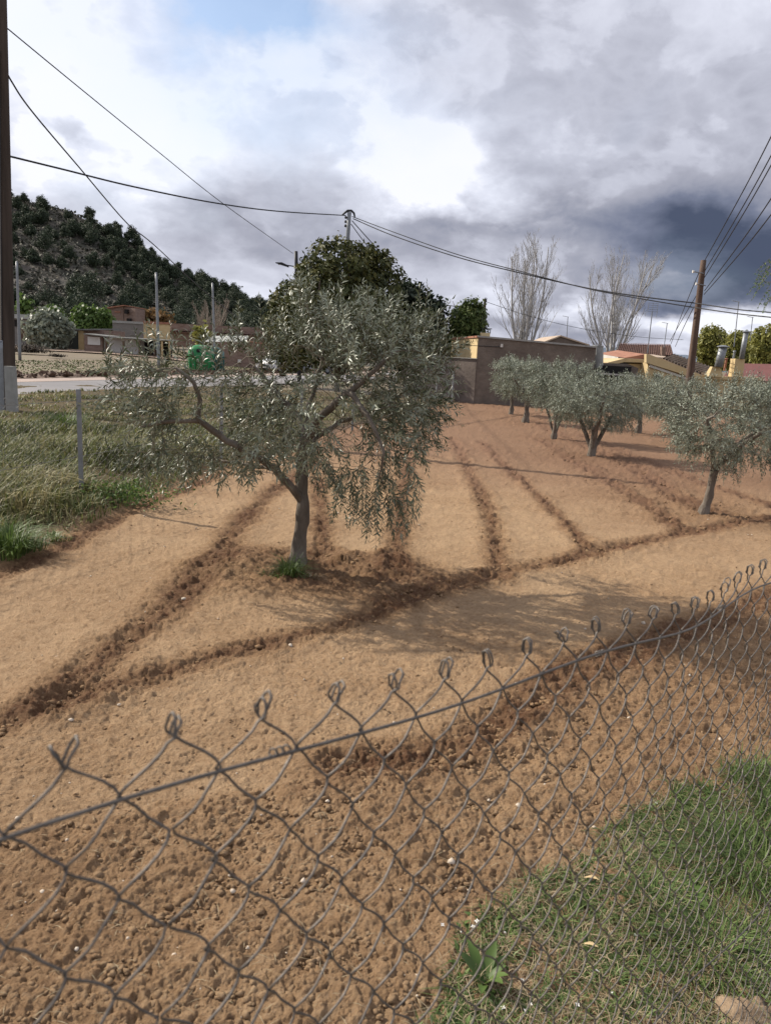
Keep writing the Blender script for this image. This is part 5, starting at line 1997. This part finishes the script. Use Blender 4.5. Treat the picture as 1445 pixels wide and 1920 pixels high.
# clods on the field
def lumps(P, s, seed=0, name='clods', mt=None, label=None):
    """irregular octahedral-ish lumps with 12 vertices (icosahedron), 20 faces"""
    t = (1 + 5 ** .5) / 2
    ico = nrm(np.array([(-1, t, 0), (1, t, 0), (-1, -t, 0), (1, -t, 0), (0, -1, t), (0, 1, t), (0, -1, -t), (0, 1, -t), (t, 0, -1), (t, 0, 1), (-t, 0, -1), (-t, 0, 1)], float))
    fc = np.array([(0, 11, 5), (0, 5, 1), (0, 1, 7), (0, 7, 10), (0, 10, 11), (1, 5, 9), (5, 11, 4), (11, 10, 2), (10, 7, 6), (7, 1, 8), (3, 9, 4), (3, 4, 2), (3, 2, 6), (3, 6, 8), (3, 8, 9), (4, 9, 5), (2, 4, 11), (6, 2, 10), (8, 6, 7), (9, 8, 1)])
    n = len(P)
    k = .5 + .8 * rng.random((n, 12, 1))
    a = rng.random(n) * 6.28
    ca, sa = np.cos(a), np.sin(a)
    V = ico[None] * k * np.array([1, .8, .62])
    V = np.stack([V[..., 0] * ca[:, None] - V[..., 1] * sa[:, None], V[..., 0] * sa[:, None] + V[..., 1] * ca[:, None], V[..., 2]], -1)
    V = V * np.asarray(s).reshape(-1, 1, 1) + P[:, None]
    F = (np.arange(n)[:, None, None] * 12 + fc[None]).reshape(-1, 3)
    return V.reshape(-1, 3), F


n = 130000
thp = np.radians(4.0 + 46 * rng.random(n))
r_ = EYE / np.tan(thp)
a_ = np.radians(rng.uniform(-31, 33, n))
x, y = r_ * np.sin(a_), r_ * np.cos(a_)
h_, t_, v_, _ = fields(x, y)
pk = rng.random(n) < np.clip((t_ - .25) * .55, .02, .7) * (v_ < .3)
x, y, h_, t_, r_ = x[pk][:13500], y[pk][:13500], h_[pk][:13500], t_[pk][:13500], r_[pk][:13500]
s = (1 + .45 * (r_ < 3.2)) * (.0035 + .009 * rng.random(len(x)) ** 3 * (.2 + 1.2 * t_)) * (1 + .11 * r_) + .006 * (rng.random(len(x)) < .03)
V, F = lumps(np.stack([x, y, h_ + .008 + s * .1], 1), s)
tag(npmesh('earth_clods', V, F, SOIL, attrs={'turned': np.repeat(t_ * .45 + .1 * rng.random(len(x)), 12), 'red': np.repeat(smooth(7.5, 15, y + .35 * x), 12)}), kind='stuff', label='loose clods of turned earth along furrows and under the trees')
print('clods', len(x))

# stones picked out one by one
ST = [(1102, 1378, .022, 1, 'whitest elongated stone lying beyond the fence wires, right of centre'), (969, 1518, .030, 0, 'large pale flat stone beyond the wires, right of centre'),
      (846, 1622, .026, 0, 'oval pale stone left of the green weeds'), (455, 1492, .019, 0, 'upright tan stone on the edge of the rough earth, with a chip beside it'),
      (436, 1676, .018, 0, 'cream stone half buried just above the straw'), (568, 1656, .017, 0, 'rounded tan stone left of centre near the bottom'),
      (145, 1786, .016, 1, 'white egg shaped stone near the lower left corner'), (545, 1214, .032, 0, 'tan stone on the long furrow below the near olive'),
      (80, 1678, .018, 0, 'grey brown stone near the left edge'), (346, 1126, .030, 1, 'pale stone on the furrow left of the near olive'),
      (133, 1355, .022, 0, 'tan stone in the long furrow near the left edge'), (915, 1505, .017, 0, 'tan stone left of the large flat one'),
      (895, 1476, .012, 1, 'small white stone above the tan one'), (1205, 1172, .03, 0, 'reddish stone on the smooth strip right of centre'),
      (1348, 1390, .02, 0, 'stone near the right edge half way up the fence'), (240, 1765, .012, 0, 'small stone in the lower left straw'),
      (1290, 1270, .022, 1, 'small white stone at the right, seen through the mesh'), (1020, 1475, .012, 0, 'tiny stone right of centre')]
for (px, py, s_, wh, lab) in ST:
    c = GG(px, py)
    c[2] = gz1(c) + s_ * .25 + .006
    V, F = lumps(c[None], np.array([s_ * .62]))
    tag(npmesh('stone', V, F, CHALK if wh else STONE, org=c, smooth=False), lab, 'stone', 'stones on the tilled earth')
n = 420
thp = np.radians(9 + 38 * rng.random(n))
r_ = EYE / np.tan(thp)
a_ = np.radians(rng.uniform(-31, 31, n))
x, y = r_ * np.sin(a_), r_ * np.cos(a_)
h_, t_, v_, _ = fields(x, y)
s = (.002 + .006 * rng.random(n) ** 3) * (1 + .12 * r_)
k = v_ < .2
V, F = lumps(np.stack([x, y, h_ + .012], 1)[k], s[k])
tag(npmesh('pebbles', V, F, STONE), kind='stuff', label='scattered pale pebbles on the tilled earth')
# straw on the earth
n = 1500
thp = np.radians(14 + 33 * rng.random(n))
r_ = EYE / np.tan(thp)
a_ = np.radians(rng.uniform(-31, 31, n))
x, y = r_ * np.sin(a_), r_ * np.cos(a_)
wv = (r_ < 2.6) & (rng.random(n) < .9) | (rng.random(n) < .15)
x, y = x[wv], y[wv]
n = len(x)
P = np.stack([x, y, gz(x, y) + .012 + .012 * rng.random(n)], 1)
d = rng.normal(size=(n, 3)) * np.array([1, 1, .15])
V, F, R = leaves(P, d, np.tile([0, 0, 1.0], (n, 1)), .02 + .05 * rng.random(n), .002, rnd=rng.random(n))
tag(npmesh('straw_litter', V, F, STRAW, rnd=R), kind='stuff', label='bits of dry straw on the near rough earth')

# grassy corner at the lower right
CORN = np.array([G(*p)[:2] for p in [(730, 1990), (800, 1900), (855, 1790), (930, 1720), (1010, 1665), (1110, 1590), (1200, 1540), (1300, 1490), (1400, 1445), (1520, 1400), (1900, 1500), (1700, 2400), (700, 2300)]])


def inpoly(x, y, P):
    c = np.zeros(x.shape, bool)
    j = len(P) - 1
    for i in range(len(P)):
        xi, yi, xj, yj = *P[i], *P[j]
        c ^= ((yi > y) != (yj > y)) & (x < (xj - xi) * (y - yi) / (yj - yi + 1e-12) + xi)
        j = i
    return c


def corner_pts(n, thr=-.12, seed=141, sc=5):
    lo, hi = CORN.min(0), CORN.max(0)
    hi = np.minimum(hi, [3.4, 4.0])
    x, y = rng.uniform(lo[0], hi[0], n), rng.uniform(max(lo[1], 1.0), hi[1], n)
    jx, jy = x + .10 * fbm(x * 6, y * 6, 2, 151), y + .10 * fbm(x * 6, y * 6, 2, 153)
    k = inpoly(jx, jy, CORN) & (fbm(x * sc, y * sc, 3, seed) > thr)
    x, y = x[k], y[k]
    return np.stack([x, y, gz(x, y) - .01], 1)


P = corner_pts(60000, -.22)
bigr = smooth(.8, 1.8, P[:, 0])
V, F, R = blades(P, (.02 + .055 * rng.random(len(P))) * (1 + 1.1 * bigr), .0028 + .0022 * rng.random(len(P)), 1.1)
tag(npmesh('corner_grass', V, F, GRASS, rnd=R), kind='stuff', label='green grass and weeds at the lower right behind the fence')
P = corner_pts(34000, -.22, 161, 3)
V, F, R = blades(P, .03 + .06 * rng.random(len(P)), .0022, 1.6)
tag(npmesh('dry_corner_grass', V, F, STRAW, rnd=R), kind='stuff', label='dry grey stalks matted among the corner grass')
P = corner_pts(26000, .0, 171, 6)
n = len(P)
V, F, R = leaves(P + [0, 0, .018], rng.normal(size=(n, 3)) * [1, 1, .35] + [0, 0, .3], rng.normal(size=(n, 3)) * .5 + [0, 0, 1], .012 + .016 * rng.random(n), .008)
tag(npmesh('clover_leaves', V, F, GRASS, rnd=R), kind='stuff', label='small leaves of creeping weeds in the corner')
P = corner_pts(15000, .06, 191, 4)
n = len(P)
V, F, R = leaves(P + [0, 0, .022], rng.normal(size=(n, 3)) * [1, 1, .3] + [0, 0, .35], rng.normal(size=(n, 3)) * .4 + [0, 0, 1], .02 + .03 * rng.random(n) ** 2, .012)
tag(npmesh('weed_leaves', V, F, LIME, rnd=R), kind='stuff', label='light green broad weed leaves low in the corner grass')
# soil of the corner is litter-dark: a thatch of dead stems lies under the weeds
P = corner_pts(26000, -.5, 181, 4)
n = len(P)
V, F, R = leaves(P + [0, 0, .012], rng.normal(size=(n, 3)) * [1, 1, .12], np.tile([0, 0, 1.], (n, 1)), .03 + .04 * rng.random(n), .003)
tag(npmesh('thatch', V, F, mat('dead_thatch', [(.05, .042, .028), (.12, .10, .07), (.2, .17, .13)], attr='rnd', bump=0), rnd=R), kind='stuff', label='dead grey thatch under the corner weeds')
# tall clumps at the right
for (px, py, rad, hg, nn, lab) in [(1400, 1640, .20, .24, 700, 'tall dark green grass clump at the right edge, halfway up the weeds'),
                                   (1330, 1790, .16, .16, 420, 'green grass clump above the bottom right rock'),
                                   (1225, 1700, .10, .14, 240, 'middle grass clump among the weeds'),
                                   (1470, 1560, .2, .26, 500, 'tall grass clump cut by the right edge'),
                                   (1140, 1850, .10, .09, 240, 'short grass clump near the bottom edge')]:
    tuft(px, py, rad, hg, nn, GRASS, lab, wid=.004, lean=.7)


def rosette(px, py, n, ln, label, wd=.24, up=.55):
    c = GG(px, py)
    c[2] = gz1(c)
    o = empty('leafy_weed', c, label, 'weed')
    for i in range(n):
        a = i * 2.4 + rng.random() * .5
        L_ = ln * (.65 + .4 * rng.random())
        el = up * (.5 + rng.random())
        d = np.array([math.cos(a), math.sin(a), el])
        d /= np.linalg.norm(d)
        sd_ = np.array([-math.sin(a), math.cos(a), 0])
        k = 5
        V = []
        for j in range(k + 1):
            f = j / k
            c_ = c + d * L_ * f + np.array([0, 0, -L_ * .35 * f * f])
            w_ = L_ * wd * (math.sin(math.pi * min(f * .92 + .06, 1)) ** .8) * .5
            V += [c_ + sd_ * w_ + [0, 0, w_ * .35], c_, c_ - sd_ * w_ + [0, 0, w_ * .35]]
        F = []
        for j in range(k):
            b = j * 3
            F += [(b, b + 1, b + 4, b + 3), (b + 1, b + 2, b + 5, b + 4)]
        npmesh('leaf', np.array(V), np.array(F), LIME if rng.random() < .6 else GRASS, o, smooth=True, rnd=np.full(len(V), .25 + .5 * rng.random()))


rosette(905, 1850, 9, .15, 'weed with long upright green leaves at the lower edge of the corner grass', .20, 1.3)
rosette(1285, 1690, 10, .12, 'broad leaved green weed in the middle of the grass', .30, .8)
rosette(1085, 1690, 9, .07, 'low rosette beside the curled dry leaf', .34)
rosette(1010, 1655, 8, .06, 'small rosette on the upper tip of the weeds', .34)
rosette(960, 1745, 8, .07, 'grey green rosette at the left border of the weeds', .4)
rosette(1045, 1860, 8, .06, 'rosette near the bottom edge among white flowers', .36)
rosette(1215, 1520, 7, .05, 'lone little weed above the main patch, on bare earth', .2, 1.4)
rosette(860, 1905, 10, .06, 'leafy rosette in the lowest left tip of the weeds', .4)
# curled dry leaves
for (px, py, L_, lab) in [(1118, 1668, .045, 'pale curled dry leaf lying on the green weeds'), (1115, 1795, .04, 'tan dry leaf flat among the lower weeds'), (1280, 1575, .03, 'whitish dry leaf at the top of the grass')]:
    c = GG(px, py)
    c[2] = gz1(c) + .035
    V, F, R = leaves(np.array([c]), np.array([[-.8, .3, .05]]), np.array([[.1, -.2, 1.]]), L_, L_ * .3, .5, .2, rnd=np.array([.9]))
    V = np.concatenate([V, V + [0.004, -.006, .004]])
    F = np.concatenate([F, F + 5])
    tag(npmesh('dry_leaf', V, F, YELD, org=c, rnd=np.full(10, .9)), lab, 'leaf')
# white flowers
fl0 = None
FLS = [(885, 1755), (898, 1742), (942, 1758), (985, 1725), (1001, 1819), (973, 1856), (1023, 1876), (1051, 1852), (1110, 1842), (948, 1906), (982, 1914), (997, 1897), (1190, 1762), (1186, 1788),
       (1228, 1515), (1216, 1760), (860, 1762), (828, 1745), (1012, 1906), (1078, 1900), (1150, 1875), (930, 1880)]
for i, (px, py) in enumerate(FLS):
    g = GG(px, py)
    if fl0 is None:
        c = np.array([g[0], g[1], gz1(g) + .03])
        fl0 = empty('white_flower', (c[0], c[1], c[2] - .03), 'tiny white flower on a thin stem in the corner weeds', 'flower', 'tiny white flowers in the corner weeds')
        MB().tube([c + [0, 0, -.03], c + [.002, 0, -.012], c], .0008, 4).build('stem', GRASS, fl0)
        for k in range(4):
            a = k * math.pi / 2 + .3
            d = np.array([[math.cos(a), math.sin(a), .35]])
            V, F, R = leaves(c[None], d, np.array([[0, 0, 1.]]), .0085, .0062, .1, .1)
            npmesh('petal', V, F, PETAL, fl0)
        MB().box(tuple(c + [0, 0, .001]), (.002, .002, .002)).build('centre', YEL, fl0)
    else:
        t = copy_tree(fl0)
        t.location = (g[0], g[1], gz1(g) + .005 * rng.random())
        t.rotation_euler = (rng.normal() * .3, rng.normal() * .3, rng.random() * 6)
        s_ = .6 + .4 * rng.random()
        t.scale = (s_, s_, s_)
# rock at the corner
c = GG(1405, 1912)
n1_, n2_ = 28, 18
ph_, tt_ = np.meshgrid(np.linspace(0, 2 * math.pi, n1_, endpoint=False), np.linspace(.02, math.pi - .02, n2_), indexing='ij')
dirs = np.stack([np.cos(ph_) * np.sin(tt_), np.sin(ph_) * np.sin(tt_), np.cos(tt_)], -1).reshape(-1, 3)
rr_ = 1 + .5 * fbm(dirs[:, 0] * 1.7 + 3, dirs[:, 1] * 1.7 + dirs[:, 2] * 2.1, 4, 401, .6)
rr_ = np.minimum(rr_, .92 / (np.abs(dirs @ np.array([.5, -.4, .77])) + .12))
V = c + dirs * rr_[:, None] * np.array([.085, .06, .045]) + [0, 0, .004]
i_, j_ = np.meshgrid(np.arange(n1_), np.arange(n2_ - 1), indexing='ij')
F = np.stack([i_ * n2_ + j_, i_ * n2_ + j_ + 1, ((i_ + 1) % n1_) * n2_ + j_ + 1, ((i_ + 1) % n1_) * n2_ + j_], -1).reshape(-1, 4)
tag(npmesh('rock', V, F, mat('ochre_rock', [(.16, .105, .06), (.27, .19, .12), (.36, .27, .18)], scale=28, bump=.9, bscale=90, bdist=.01), org=c), 'ochre rock in the bottom right corner under the fence', 'rock')
_seen, _t = set(), 0
for _o in bpy.data.objects:
    if _o.type == 'MESH' and _o.data.name not in _seen:
        _seen.add(_o.data.name)
        _t += len(_o.data.loops) - 2 * len(_o.data.polygons)
print('pines', pcount, 'objects', len(bpy.data.objects), 'tris', _t)
